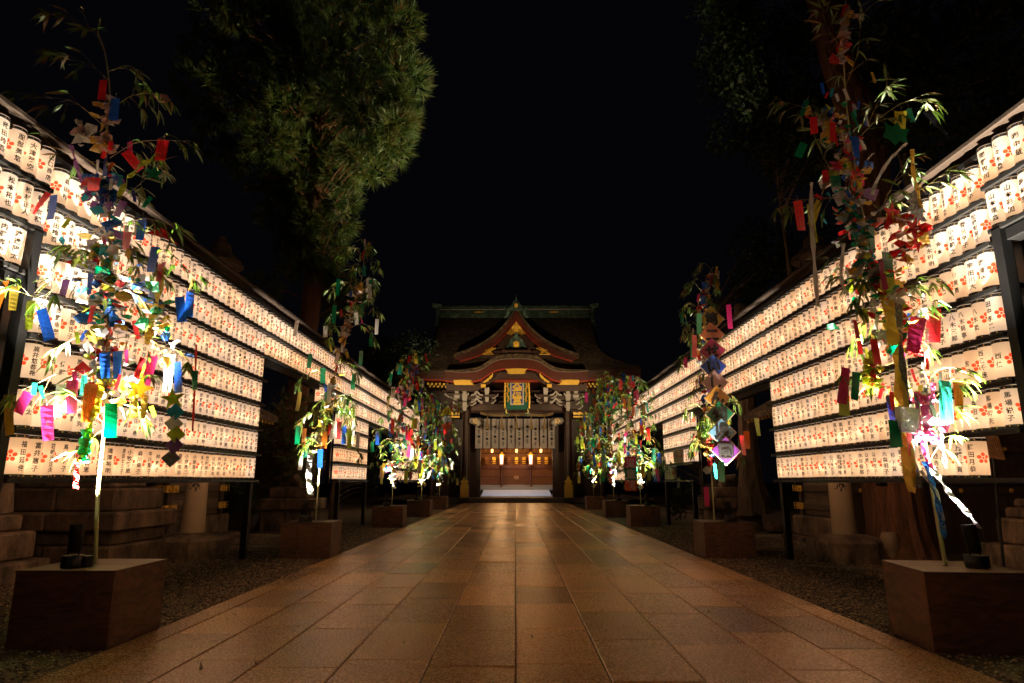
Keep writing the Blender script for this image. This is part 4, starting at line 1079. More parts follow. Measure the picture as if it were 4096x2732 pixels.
# the many small strips and foil tags besides, one mass
def small_strips():
    Vs = []; Fs = []; Ms = []; o = 0
    names = list(TC); mats = [TM[n] for n in names] + [FO[n] for n in ('silver', 'gold', 'holo', 'red', 'teal')]
    pv = [(np.array(m.v), np.array(m.f)) for m in (strip_mesh(*q) for q in STRIPV)]
    wts = [3, 3, 3, 2, 2.5, 2, 2, 2, 1.5, .4, .8, 1, .3, 2, 2, 2, 1, 1]
    for (P, n, sp, size) in MASS:
        for _ in range(n):
            c = P[min(len(P) - 1, int(R.random() ** .8 * len(P)))]
            a = R.uniform(0, 6.28); q = abs(R.gauss(0, .6)) * sp
            p = np.array(c) + np.array([math.cos(a) * q, math.sin(a) * q * .7 - .03, R.uniform(-.12, .05)])
            V, F = R.choice(pv)
            w = size * R.uniform(.18, .32); h = size * R.uniform(.55, 1.1)
            yaw = R.uniform(-1.2, 1.2); t = R.gauss(0, .22)
            M = np.array((Matrix.Rotation(yaw, 3, 'Z') @ Matrix.Rotation(t, 3, 'Y')))
            V = (V * np.array([w, w, h])) @ M.T + p
            Vs.append(V); Fs.append(F + o); o += len(V); Ms.append(np.full(len(F), R.choices(range(len(mats)), wts)[0]))
    ob = link('small_wish_strips', np_mesh('small_wish_strips', np.concatenate(Vs), np.concatenate(Fs), mats, np.concatenate(Ms)))
    tag(ob, 'countless small wish strips and foil tags among the bamboo leaves', 'wish strips', kind='stuff')
MASS += [(spline(stemL[3:8], 40), 44, .38, .16), (spline(stemL[2:5], 40), 26, .5, .17), (spline(stemR[3:11], 40), 60, .32, .15), (spline(stemR[3:6], 40), 24, .42, .16)]
small_strips()
# unique labels: order of height among the strips of one colour on one bamboo
_by = {}
for (bm, c, z, o) in STRIPS: _by.setdefault((bm, c), []).append((-z, len(_by), o))
for (bm, c), lst in _by.items():
    lst.sort(key=lambda q: q[0])
    cn = {'turquoise': 'turquoise', 'lime': 'yellow-green', 'gold': 'golden', 'navy': 'dark blue'}.get(c, c)
    for i, (_, _, o) in enumerate(lst):
        if len(lst) == 1: lab = 'the single %s paper wish strip hanging on the %s' % (cn, BN[bm])
        else: lab = '%s wish strip, %s highest of its colour on the %s' % (cn, nth(i + 1) if i else 'the', BN[bm])
        tag(o, lab, 'wish strip', 'paper wish strips on the bamboos')
# spotlights
SPOT = 2400
for (s_, k_), (x_, y_) in BOX.items():
    sg = -1 if s_ == 'L' else 1
    if (s_, k_) == ('L', 1): loc = at(160, 1308, 6.5); aim = (-4.45, 6.78, 4.6)
    elif (s_, k_) == ('R', 1): loc = at(2238, 1300, 6.55); aim = (4.2, 6.72, 4.8)
    else: loc = Vector((x_ + sg * .60, y_ + .12, 0)); aim = (x_ + sg * .40, y_ + .44, 2.6)
    if (s_, k_) == ('R', 2): loc = Vector((4.42, 13.72, 0)); aim = (4.1, 13.95, 3.0)
    loc = Vector(loc); loc.z = BH
    spotlight(s_, k_, loc, aim, SPOT * (2.0 if k_ == 1 else .65))

# ------------------------------------------------------------------ the shrine gate at the end of the path
red_w = wood('gate_red_lacquer', (.080, .017, .009), .4, (1.5, 8, 8), var=.35)
dark_w = wood('gate_dark_wood', (.050, .020, .012), .5, (6, 6, 1.2), var=.4)
beam_w = wood('gate_beam_wood', (.070, .027, .015), .45, (1.0, 8, 8), var=.4)
verm = pm('gate_vermilion_edge', (.35, .035, .015), .4, var=.2, bump=.05)
gold = pm('gilt_copper', (.92, .55, .08), .36, .35, var=.25, vs=14, bump=.5, bs=30, dist=.02)
gold_f = pm('gilt_paint', (.85, .55, .08), .45, .25, var=.2, vs=9, bump=.2)
verdi = pm('verdigris_copper', (.045, .082, .062), .6, .2, var=.7, vs=2.5, bump=.3, hue=(.16, .26, .20))
white_p = pm('white_limed_edge', (.55, .50, .45), .7, var=.25, vs=6, bump=.1)
grey_w2 = pm('rim_wood', (.17, .12, .09), .6)
bark = None
def bark_roof():
    m, nt, b = nodes_of('cypress_bark_roof')
    v = coords(nt, (1, 1, 2.2), False)
    n = noise(nt, v, 3.5, 6, .7); n2 = noise(nt, v, 26, 5, .75)
    mxx = nt.nodes.new('ShaderNodeMath'); mxx.operation = 'MULTIPLY'
    nt.links.new(n.outputs['Fac'], mxx.inputs[0]); nt.links.new(n2.outputs['Fac'], mxx.inputs[1])
    nt.links.new(ramp(nt, mxx.outputs[0], [(.14, (.022, .014, .010)), (.25, (.085, .052, .030)), (.36, (.34, .22, .10))]), b.inputs['Base Color'])  # lightest stop puts the roof's glints into the bark colour
    b.inputs['Roughness'].default_value = .8
    bumpn(nt, b, n2.outputs['Fac'], 1.0, .12)
    return m
bark = bark_roof()
GY = 48.5
gate = empty('shrine_gate', (0, GY, 0))
tag(gate, 'two-storey shrine gate with bark roof, curved gables and gilt fittings', 'gate')
def GB(mb, name, mats, parent=None, smooth=False):
    """build in world coordinates under the gate"""
    o = mb.build(name, mats, parent or gate, smooth)
    if parent is None: o.location = (0, -GY, 0)
    return o
def xz(cx, cyy, Y): p = gp(cx, cyy, Y); return (p.x, p.z)
CXC = 985
# main roof: front slope sheet, back slope mirrored, closed ends
rows = [(52.0, 528, 285, 285), (51.1, 530, 318, 318), (50.2, 534, 358, 356), (49.2, 541, 412, 410), (48.2, 556, 474, 470), (47.2, 592, 540, 532), (46.5, 660, 590, 575), (45.8, 770, 640, 612), (45.3, 868, 672, 640)]
NX = 28
def roof_sheet(dz=0, back=False, pull=0):
    V = []
    for (Y, hw, yc, ye) in rows:
        x1, zc = xz(CXC + hw, yc, Y); ze = xz(CXC + hw, ye, Y)[1]
        for k in range(NX + 1):
            s = k / NX * 2 - 1
            V.append((x1 * s, (104 - Y) if back else Y, zc + (ze - zc) * abs(s) ** 3.5 + dz))
    F = []
    n = NX + 1
    for j in range(len(rows) - 1):
        for k in range(NX): F.append((j * n + k, (j + 1) * n + k, (j + 1) * n + k + 1, j * n + k + 1))
    return V, F
mb = MB()
V, F = roof_sheet(); mb.add(V, F)
V2, F2 = roof_sheet(back=True); mb.add(V2, F2)
n = NX + 1
for e in (0, NX):                                        # gable ends between the slopes
    a = [V[j * n + e] for j in range(len(rows))]; b = [V2[j * n + e] for j in range(len(rows))]
    q = a + b[::-1]; mb.add(q, [tuple(range(len(q)))])
roof = GB(mb, 'roof', bark, None, True)
# thick eave edge in courses
last = [V[(len(rows) - 1) * n + k] for k in range(n)]
for (dz0, dz1, dy, m, nm) in ((.02, -.30, .0, dark_w, 'eave_course'), (-.30, -.62, .14, red_w, 'eave_course'), (-.62, -.70, .20, verm, 'eave_course')):
    mb = MB()
    top = [(p[0] * (1 - dy * .01), p[2] + dz0) for p in last]; bot = [(p[0] * (1 - dy * .014), p[2] + dz1) for p in last]
    mb.band(top, bot, 45.28 + dy, 45.9 + dy); GB(mb, nm, m)
mb = MB()                                               # soffit under the eaves
xe, ze = last[-1][0], last[NX // 2][2]
mb.add([(-xe * .97, 45.55, ze - .50), (xe * .97, 45.55, ze - .50), (xe * .62, 49.2, ze - .9), (-xe * .62, 49.2, ze - .9)], [(0, 1, 2, 3)])
mb.add([(-xe * .97, 45.55, ze - .44), (xe * .97, 45.55, ze - .44), (xe * .62, 49.2, ze - .84), (-xe * .62, 49.2, ze - .84)], [(3, 2, 1, 0)])
GB(mb, 'soffit', dark_w)
# ridge
xr, zr1 = xz(CXC + 532, 222, 52); zr0 = xz(CXC, 284, 52)[1]
mb = MB(); mb.bbox(-xr, xr, 51.6, 52.4, zr0 - .3, zr1 - .25, .04); rdg = GB(mb, 'ridge', verdi)
mb = MB(); mb.bbox(-xr - .02, xr + .02, 51.45, 52.55, zr1 - .25, zr1, .06); GB(mb, 'ridge_cap', verdi)
mb = MB(); mb.bbox(-xr + .05, xr - .05, 51.52, 51.6, zr1 - .36, zr1 - .30, .02); GB(mb, 'ridge_moulding', white_p)
for sg in (-1, 1):
    mb = MB()
    x0 = sg * xr
    mb.prism([(x0 - sg * .35, zr1 + .02), (x0 + sg * .42, zr1 + .16), (x0 + sg * .40, zr1 - .2), (x0 + sg * .1, zr1 - .34), (x0 - sg * .3, zr1 - .3)], 51.3, 52.6)
    GB(mb, 'ridge_end', verdi)
    for j in range(5):
        mb = MB(); mb.bbox(x0 - .20 - sg * .12, x0 + .14 - sg * .12, 51.15 - j * .1, 51.5 - j * .1, zr1 - .42 - (j + 1) * .31, zr1 - .42 - j * .31, .03)
        GB(mb, 'end_tile', verdi)
    cxx, czz = xz(CXC + sg * 262, 259, 51.5)
    mb = MB(); mb.prism([(cxx + .40 * a, czz + .11 * b) for a, b in ((-1, 0), (-.6, .6), (-.3, .3), (0, 1), (.3, .3), (.6, .6), (1, 0), (.6, -.6), (.3, -.3), (0, -1), (-.3, -.3), (-.6, -.6))], 51.44, 51.5)
    GB(mb, 'gilt_crest', gold)
# chidori gable: concave bargeboards, roof slopes behind, tympanum
def lerp_curve(pts, n):
    q = spline([(x, 0, y) for x, y in pts], n); return [(v.x, v.z) for v in q]
GF_ = 46.3
outer = lerp_curve([(0, 250), (28, 300), (70, 360), (125, 420), (200, 480), (300, 535), (432, 584)], 24)
inner = lerp_curve([(0, 318), (24, 345), (62, 398), (112, 452), (182, 512), (268, 562), (392, 600)], 24)
for sg in (-1, 1):
    t = [xz(CXC + sg * x, y, GF_) for x, y in outer]; b = [xz(CXC + sg * x, y, GF_) for x, y in inner]
    mb = MB(); mb.band(t, b, GF_ - .16, GF_ + .05); GB(mb, 'bargeboard', red_w, None, True)
    t2 = [(x, z + .0) for x, z in b]; b2 = [(x, z - .10) for x, z in b]
    mb = MB(); mb.band(t2, b2, GF_ - .12, GF_ + .04); GB(mb, 'bargeboard_edge', verm, None, True)
    t3 = [(x, z + .34) for x, z in t]; b3 = [(x, z + .01) for x, z in t]
    mb = MB(); mb.band(t3, b3, GF_ - .25, 51.9); GB(mb, 'gable_roof', bark, None, True)
    t4 = [(x, z + .07) for x, z in t]
    mb = MB(); mb.band(t4, b3, GF_ - .30, GF_ - .252); GB(mb, 'gable_roof_edge', dark_w, None, True)
wall = [xz(CXC, 330, GF_ + .35)] + [xz(CXC + x, y + 6, GF_ + .35) for x, y in inner[3:-3]] + [xz(CXC - x, y + 6, GF_ + .35) for x, y in reversed(inner[3:-3])]
mb = MB(); mb.prism(wall, GF_ + .25, GF_ + .35); GB(mb, 'tympanum', dark_w)
for k in range(-9, 10):                                  # lattice bars
    x0 = k * 10
    yt = 440 + abs(k) * 7; yb = 520
    if yb - yt < 12: continue
    (xa, za), (xb, zb) = xz(CXC + x0, yt, GF_ + .2), xz(CXC + x0, yb, GF_ + .2)
    mb = MB(); mb.box(xa - .028, xa + .028, GF_ + .16, GF_ + .24, zb, za); GB(mb, 'lattice_bar', red_w)
(xa, za), (xb, zb) = xz(CXC - 250, 525, GF_), xz(CXC + 250, 548, GF_)
mb = MB(); mb.bbox(xa, xb, GF_ - .05, GF_ + .2, zb, za, .03); GB(mb, 'gable_beam', dark_w)
# gable gilding
def plate(pts, Y, m, nm, th=.06, parent=None):
    mb = MB(); mb.prism([xz(CXC + x, y, Y) for x, y in pts], Y - th, Y); return GB(mb, nm, m)
def hole_plate(tri_pts, Y, nm, m=None):
    """open-work gilding: rim bars and scrolls"""
    mb = MB(); P3 = [Vector((*xz(CXC + x, y, Y),)) for x, y in tri_pts]
    P3 = [Vector((p[0], Y - .04, p[1])) for p in P3]
    mb.tube(P3 + [P3[0]], .05, 5)
    c = sum(P3, Vector()) / len(P3)
    for j in range(46):
        i = R.randrange(len(P3)); a_, b_ = P3[i], P3[(i + 1) % len(P3)]
        p = (a_.lerp(b_, R.random())).lerp(c, R.uniform(.1, .95))
        r = R.uniform(.05, .10)
        q = [p + Vector((r * math.cos(t * .9) * (1 - t * .1), 0, r * math.sin(t * .9) * (1 - t * .1))) for t in range(7)]
        mb.tube(q, .022, 4)
    return GB(mb, nm, m or gold, None, True)
hole_plate([(0, 332), (62, 410), (36, 418), (0, 375), (-36, 418), (-62, 410)], GF_ - .16, 'gilt_apex_fitting')
for sg in (-1, 1):
    hole_plate([(sg * 235, 553), (sg * 140, 510), (sg * 165, 505), (sg * 215, 530), (sg * 160, 553)][:5], GF_ - .16, 'gilt_gable_fitting')
plate([(-62, 412), (-55, 408), (0, 336), (55, 408), (62, 412), (34, 418), (0, 372), (-34, 418)], GF_ - .115, gold_f, 'gilt_apex_plate', .02)
mb = MB(); p = gp(CXC, 360, GF_ - .2); mb.lathe([(.20, -.03), (.18, .03), (.06, .05)], 16); o = GB(mb, 'gilt_boss', gold, None, True); o.location = (p.x, GF_ - .24 - GY, p.z); o.rotation_euler = (math.pi / 2, 0, 0)
mb = MB(); p = gp(CXC, 410, GF_); mb.lathe([(.13, -.03), (.11, .03), (.05, .05)], 6); o = GB(mb, 'gilt_boss', gold, None, True); o.location = (p.x, GF_ - .05 - GY, p.z); o.rotation_euler = (math.pi / 2, 0, 0)
# carved pendant (gegyo) under the apex
plate([(-45, 440), (-30, 424), (0, 430), (30, 424), (45, 440), (36, 462), (20, 452), (12, 478), (0, 486), (-12, 478), (-20, 452), (-36, 462)], GF_ - .02, red_w, 'carved_pendant', .08)
# verdigris ornaments: on the gable top and on the curved gable
def onigawara(cx, cyy, Y, s, nm):
    out = [(-.95, -.42), (-.9, -.2), (-.62, -.12), (-.5, .05), (-.46, .38), (-.3, .62), (-.12, .7), (-.1, .92), (0, 1.05), (.1, .92), (.12, .7), (.3, .62), (.46, .38), (.5, .05), (.62, -.12), (.9, -.2), (.95, -.42), (.5, -.5), (-.5, -.5)]
    p = gp(cx, cyy, Y)
    mb = MB(); mb.prism([(p.x + a * s, p.z + b * s) for a, b in out], Y - .25, Y + .15)
    for sg in (-1, 1):
        mb.tube([(p.x + sg * s * .45, Y - .28, p.z + s * .3), (p.x + sg * s * .62, Y - .3, p.z - s * .1), (p.x + sg * s * .85, Y - .3, p.z - s * .35)], [.05 * s, .09 * s, .05 * s], 6)
        mb.tube([(p.x + sg * s * .2, Y - .28, p.z + s * .5), (p.x + sg * s * .25, Y - .3, p.z + s * .1), (p.x + sg * s * .2, Y - .3, p.z - s * .4)], [.04 * s, .07 * s, .04 * s], 6)
    o = GB(mb, nm, verdi, None, True)
    mb = MB(); mb.lathe([(.20 * s + .05, -.03), (.19 * s + .04, .03), (.12 * s, .045), (.10 * s, .02), (.04 * s, .04)], 18)
    d = GB(mb, 'gilt_disc', gold, None, True); d.location = (p.x, Y - .30 - GY, p.z + .12 * s); d.rotation_euler = (math.pi / 2, 0, 0)
onigawara(CXC, 500, 45.6, 1.05, 'verdigris_ornament')
onigawara(CXC, 225, 46.2, .62, 'verdigris_finial')
for sg in (-1, 1):
    pts = [gp(CXC + sg * x, y, 46.15) for x, y in ((38, 235), (62, 240), (58, 262), (66, 285), (84, 296))]
    mb = MB(); mb.tube(pts, [.16, .24, .2, .16, .08], 7); GB(mb, 'verdigris_scroll', verdi, None, True)
p0, p1 = gp(CXC, 190, 46.2), gp(CXC, 135, 46.2)
mb = MB(); mb.tube([p0, p0.lerp(p1, .4), p0.lerp(p1, .55), p1], [.14, .1, .05, .012], 8); GB(mb, 'finial_spike', verdi, None, True)
# karahafu: undulating front gable
KF = 44.6
ku = lerp_curve([(0, 588), (70, 589), (120, 596), (165, 612), (205, 638), (240, 660), (275, 673), (330, 680), (410, 680), (497, 672)], 30)
for sg in (-1, 1):
    t = [xz(CXC + sg * x, y, KF) for x, y in ku]
    b = [(x, z - .62) for x, z in t]
    mb = MB(); mb.band(t, b, KF, KF + .25); GB(mb, 'karahafu_board', red_w, None, True)
    t2 = [(x, z - .0) for x, z in b]; b2 = [(x, z - .09) for x, z in b]
    mb = MB(); mb.band(t2, b2, KF + .03, KF + .25); GB(mb, 'karahafu_edge', verm, None, True)
    t3 = [(x, z + .38 * (1 - .75 * (abs(q[0]) / 497) ** 2)) for (x, z), q in zip(t, ku)]
    mb = MB(); mb.band(t3, [(x, z + .012) for x, z in t], KF - .12, 49.0); GB(mb, 'karahafu_roof', bark, None, True)
    t5 = [(x, z + .05) for x, z in t]
    mb = MB(); mb.band(t5, [(x, z - .012) for x, z in t], KF - .16, KF - .122); GB(mb, 'karahafu_rim', grey_w2, None, True)
    # inner board with gilding
    t6 = [(x, z - .18) for x, z in b]; b6 = [(x * .985, z - .62) for x, z in b]
    mb = MB(); mb.band(t6, b6, KF + .45, KF + .6); GB(mb, 'inner_board', dark_w, None, True)
p = gp(CXC, 552, 45.2)
mb = MB(); mb.bbox(p.x - 1.05, p.x + 1.05, 44.75, 45.9, gp(CXC, 553, 45.2).z, gp(CXC, 528, 45.2).z, .05); GB(mb, 'ornament_base', dark_w)
plate([(-76, 650), (-68, 655), (-50, 653), (0, 651), (50, 653), (68, 655), (76, 650), (72, 662), (60, 668), (66, 676), (52, 680), (66, 686), (40, 690), (0, 690), (-40, 690), (-66, 686), (-52, 680), (-66, 676), (-60, 668), (-72, 662)], KF - .01, gold, 'gilt_crown_fitting')
for sg in (-1, 1):
    plate([(sg * x, y) for x, y in ((160, 688), (168, 684), (172, 696), (184, 704), (192, 716), (206, 726), (222, 738), (232, 750), (218, 752), (208, 744), (196, 742), (190, 730), (178, 724), (166, 710))], KF + .02, gold, 'gilt_shoulder_fitting')
    plate([(sg * x, y) for x, y in ((302, 733), (372, 730), (436, 732), (438, 752), (428, 766), (372, 766), (290, 766), (312, 758), (300, 752), (322, 748), (308, 742), (326, 738))], KF + .04, gold, 'gilt_eave_fitting')
    plate([(sg * x, y) for x, y in ((214, 760), (246, 760), (246, 784), (214, 784))], KF + .2, gold, 'gilt_block_end')
# rafters with gilt ends, two rows
for sg in (-1, 1):
    for row, (y0, Yr, n0) in enumerate(((763, 45.75, 15), (779, 46.25, 14))):
        for k in range(n0):
            cx = CXC + sg * (230 + 14 * row + k * 27.5)
            lift = -max(0, (abs(cx - CXC) - 420)) * .03
            p = gp(cx, y0 + lift, Yr)
            mb = MB(); mb.box(p.x - .075, p.x + .075, Yr, Yr + 2.2, p.z - .085, p.z + .085)
            r_ = GB(mb, 'rafter', dark_w)
            mb = MB(); mb.bbox(p.x - .078, p.x + .078, Yr - .02, Yr - .001, p.z - .088, p.z + .088, .008); mb.build('gilt_cap', gold_f, r_)
# brackets: bearing blocks and arms with limed ends
def block(cx, cyy, w, h, Y, m, nm, d=.3, taper=.75):
    a = gp(cx, cyy, Y); s = .01076 * Y / 48
    mb = MB()
    hw, hh = w * s / 2, h * s
    mb.prism([(a.x - hw, a.z), (a.x + hw, a.z), (a.x + hw, a.z - hh * .5), (a.x + hw * taper, a.z - hh), (a.x - hw * taper, a.z - hh), (a.x - hw, a.z - hh * .5)], Y, Y + d)
    return GB(mb, nm, m)
def arm(cx, cyy, half, Y, nm='bracket_arm'):
    """boat-shaped arm, dark with a limed curved end on both sides"""
    s = .01076 * Y / 48; a = gp(cx, cyy, Y)
    mb = MB()
    w = half * s
    mb.prism([(a.x - w, a.z), (a.x + w, a.z), (a.x + w * .96, a.z - .14), (a.x + w * .6, a.z - .30), (a.x - w * .6, a.z - .30), (a.x - w * .96, a.z - .14)], Y, Y + .3)
    o = GB(mb, nm, dark_w)
    for sg in (-1, 1):
        q = [Vector((a.x + sg * w * u, Y - .02, a.z + v)) for u, v in ((1.02, .0), (1.0, -.13), (.84, -.2), (.72, -.29), (.5, -.32))]
        mb = MB(); mb.tube(q, [.05, .06, .05, .05, .03], 6); mb.build('limed_end', white_p, o, True)
for sg in (-1, 1):
    for (dx, tops) in ((205, ((784, 32, 48), (850, 26, 32))), (360, ((790, 28, 38), (828, 36, 48), (884, 28, 62))), (415, ((786, 30, 40), (834, 40, 26)))):
        for (y, w, h) in tops: block(CXC + sg * dx, y, w, h, 46.9, white_p, 'bearing_block')
    for (dx, y, half, Y) in ((205, 830, 75, 47.2), (205, 866, 60, 47.4), (360, 842, 95, 47.2), (360, 880, 78, 47.4), (415, 822, 80, 47.0), (400, 905, 60, 47.2)):
        arm(CXC + sg * dx, y, half, Y)
    for (dx, y) in ((275, 812), (275, 860)):
        pts = [(-42, 22), (-24, 18), (-12, 6), (0, -4), (12, 6), (24, 18), (42, 22), (42, 30), (20, 28), (6, 14), (0, 10), (-6, 14), (-20, 28), (-42, 30)]
        plate([(sg * dx + a, y + b) for a, b in pts], 47.1, white_p, 'frog_leg_strut', .1)
for (y0, y1, Y, m, hw) in ((800, 818, 47.6, dark_w, 520), (838, 856, 47.8, dark_w, 470), (874, 892, 47.9, dark_w, 430), (896, 948, 48.2, beam_w, 332), (948, 960, 48.5, dark_w, 332)):
    (xa, za), (xb, zb) = xz(CXC - hw, y0, Y), xz(CXC + hw, y1, Y)
    mb = MB(); mb.bbox(xa, xb, Y, Y + .45, zb, za, .05); GB(mb, 'tie_beam', m)
# upper wall, columns, side bays
(xa, za), (xb, zb) = xz(CXC - 520, 740, 48.7), xz(CXC + 520, 960, 48.7)
mb = MB(); mb.box(xa, xb, 48.75, 49.0, zb, za + .6); GB(mb, 'upper_wall', dark_w)
for cx in (635, 1347):
    (xa, za), (xb, zb) = xz(cx - 26, 930, GY), xz(cx + 26, 1540, GY)
    c_ = (xa + xb) / 2
    mb = MB(); mb.lathe([(.30, .28), (.29, 1.5), (.27, za)], 18, c=(c_, GY)); GB(mb, 'column', dark_w, None, True)
    mb = MB(); mb.lathe([(.5, .0), (.5, .16), (.38, .28), (.34, .3)], 18, c=(c_, GY)); GB(mb, 'column_base', stone_mat('gate_stone_%d' % cx, (.22, .17, .13), .7, .4, 30, .6), None, True)
for cx in (395, 1575):
    c_ = gp(cx, 1200, GY).x
    mb = MB(); mb.lathe([(.28, .0), (.27, 7.6)], 16, c=(c_, GY)); GB(mb, 'column', dark_w, None, True)
for sg in (-1, 1):                                       # side bays and door jambs
    x0 = gp(CXC + sg * 352, 1200, 49).x; x1 = gp(CXC + sg * 600, 1200, 49).x
    mb = MB(); mb.box(min(x0, x1), max(x0, x1), 49.6, 49.8, .1, 8.6); GB(mb, 'bay_wall', dark_w)
    j0, j1 = gp(CXC + sg * 250, 1300, 50.5).x, gp(CXC + sg * 340, 1300, 50.5).x
    mb = MB(); mb.box(min(j0, j1), max(j0, j1), 50.4, 50.7, .1, 6.4); GB(mb, 'door_leaf', dark_w)
    pl = gp(CXC + sg * 440, 975, 48.9)
    mb = MB(); mb.bbox(pl.x - .55, pl.x + .55, 48.7, 49.1, pl.z - .28, pl.z + .28, .04)
    g_ = GB(mb, 'side_lintel', dark_w)
    mb = MB(); mb.prism([(pl.x + a, pl.z + b) for a, b in ((-.5, .2), (-.2, .12), (0, .22), (.2, .12), (.5, .2), (.5, -.02), (.25, .02), (0, -.06), (-.25, .02), (-.5, -.02))], 48.62, 48.69); mb.build('gilt_fitting', gold, g_)
    mb = MB(); mb.bbox(pl.x - .52, pl.x + .52, 48.64, 48.69, pl.z - .24, pl.z - .1, .02); mb.build('gilt_strip', gold, g_)
    # carved beam-end nosing
    pn = gp(CXC + sg * 285, 1030, 48.0)
    mb = MB(); mb.tube([pn + Vector((sg * .35, .3, .2)), pn + Vector((0, 0, .1)), pn + Vector((-sg * .25, -.1, -.1)), pn + Vector((-sg * .1, -.15, -.22))], [.22, .3, .24, .1], 8)
    g_ = GB(mb, 'carved_nosing', white_p, None, True)
    mb = MB()
    for j in range(5):
        q = pn + Vector((.16 * math.cos(j * 1.256), -.30, .10 + .16 * math.sin(j * 1.256))); mb.lathe([(.07, -.03), (.05, .03)], 8, c=(0, 0)); 
        for vi in range(len(mb.v) - 16, len(mb.v)): v_ = mb.v[vi]; mb.v[vi] = (q.x + v_[0], q.y - v_[2], q.z + v_[1])
    mb.build('gilt_knobs', gold, g_, True)
# name plaque
PY = 46.35
pq = MB(); (xa, za), (xb, zb) = xz(912, 706, PY), xz(1066, 938, PY)
enam = pm('plaque_green', (.015, .12, .08), .35, var=.3, bump=.1)
pq.bbox(xa, xb, PY, PY + .14, zb, za, .04); plaque = GB(pq, 'name_plaque', enam)
blu = pm('plaque_blue', (.035, .05, .26), .45, var=.3, vs=3, bump=.15); wht = pm('plaque_white', (.62, .56, .5), .5, var=.1, bump=.05)
mb = MB(); (a0, b0), (a1, b1) = xz(922, 720, PY), xz(1056, 915, PY); mb.bbox(a0, a1, PY - .03, PY - .002, b1, b0, .01); mb.build('green_panel', enam, plaque)
mb = MB(); (a0, b0), (a1, b1) = xz(943, 722, PY), xz(1037, 906, PY); mb.bbox(a0, a1, PY - .055, PY - .032, b1, b0, .01); mb.build('white_frame', wht, plaque)
mb = MB(); (a0, b0), (a1, b1) = xz(951, 731, PY), xz(1029, 897, PY); mb.bbox(a0, a1, PY - .075, PY - .057, b1, b0, .005); mb.build('blue_field', blu, plaque)
pc = gp(990, 813, PY)
flat_text('天満宮', .72, .62, 'lettering', gold_f, plaque, (pc.x, PY - .082, pc.z), bold=.022)
for sg in (-1, 1):
    for (pts, m, nm) in (([(80, 715), (84, 800), (86, 880), (84, 930)], gold, 'gilt_moulding'), ([(74, 940), (78, 955), (70, 972), (60, 966)], enam, 'plaque_foot'), ([(40, 712), (80, 706), (115, 702), (128, 712), (110, 722)], enam, 'plaque_arm')):
        q = [gp(990 + sg * x, y, PY - .05) for x, y in pts]
        mb = MB(); mb.tube(spline(q, 12), .10 if nm != 'gilt_moulding' else .07, 7); mb.build(nm, m, plaque, True)
        if nm != 'gilt_moulding':
            mb = MB(); mb.tube([v + Vector((0, -.09, .05)) for v in spline(q, 12)], .03, 5); mb.build('gilt_rim', gold, plaque, True)
    q = [gp(990 + sg * x, y, PY - .06) for x, y in ((60, 745), (68, 775), (58, 800), (68, 830), (60, 860), (66, 885))]
    mb = MB(); mb.tube(spline(q, 24), [.045 + .03 * (k % 3) for k in range(25)], 6); mb.build('gilt_dragon', gold, plaque, True)
    q = [gp(990 + sg * x, y, PY - .1) for x, y in ((14, 690), (35, 684), (60, 690), (92, 688))]
    mb = MB(); mb.tube(spline(q, 10), [.08, .1, .14, .16, .18, .18, .16, .14, .12, .08, .04], 7); mb.build('carved_cloud', white_p, plaque, True)
# shrine curtain
cloth = thin('curtain_cloth', (.62, .55, .50), .35, .12, 3, .8, .02)
slit_m = pm('curtain_slit', (.02, .010, .012), .8)
CY = 49.1
crt = empty('curtain', (0, CY, 0)); tag(crt, 'white shrine curtain of ten panels with plum crests hanging in the gateway', 'curtain')
mark_m = pm('curtain_ink', (.03, .02, .025), .8, bump=0)
xs = [697 + 56.2 * k for k in range(11)]
for k in range(10):
    (xa, za), (xb, zb) = xz(xs[k] + 3, 1002, CY), xz(xs[k + 1] - 6, 1208, CY)
    mb = MB(); n_ = 8; V = []
    for j in range(n_ + 1):
        z = za + (zb - za) * j / n_
        for i in range(6):
            x = xa + (xb - xa) * i / 5
            V.append((x, .05 * math.sin(i * 1.3 + k) + .06 * math.sin(j * .5 + k * 2) * j / n_, z))
    mb.add(V, [(j * 6 + i, (j + 1) * 6 + i, (j + 1) * 6 + i + 1, j * 6 + i + 1) for j in range(n_) for i in range(5)])
    pn = mb.build('curtain_panel', cloth, crt, True)
    for q in range(4):
        pm_ = gp((xs[k] + xs[k + 1]) / 2 - 1, 1058 + q * 34 + (16 if k % 2 else 0), CY)
        mb = MB()
        if q % 2 == 0:
            for j in range(5):
                a_ = math.pi / 2 + j * 1.2566; mb.lathe([(.048, 0), (.048, .004)], 8, c=(pm_.x + .066 * math.cos(a_), pm_.z + .066 * math.sin(a_)))
            mb.lathe([(.03, 0), (.03, .004)], 8, c=(pm_.x, pm_.z))
        else:
            for j in range(3): mb.lathe([(.075, 0), (.075, .004)], 8, c=(pm_.x, pm_.z - .10 + j * .1), sy=.42)
        mb.v = [(v_[0], -.115 - v_[2], v_[1]) for v_ in mb.v]
        mb.build('crest_mark', mark_m, pn)
    if k:
        (xa, za), (xb, zb) = xz(xs[k] - 5, 1000, CY), xz(xs[k] + 2, 1214, CY)
        mb = MB(); mb.bbox(xa, xb, .04, .06, zb, za, .004); mb.build('curtain_gap_strip', slit_m, crt)  # dark strip set in the gap between two panels
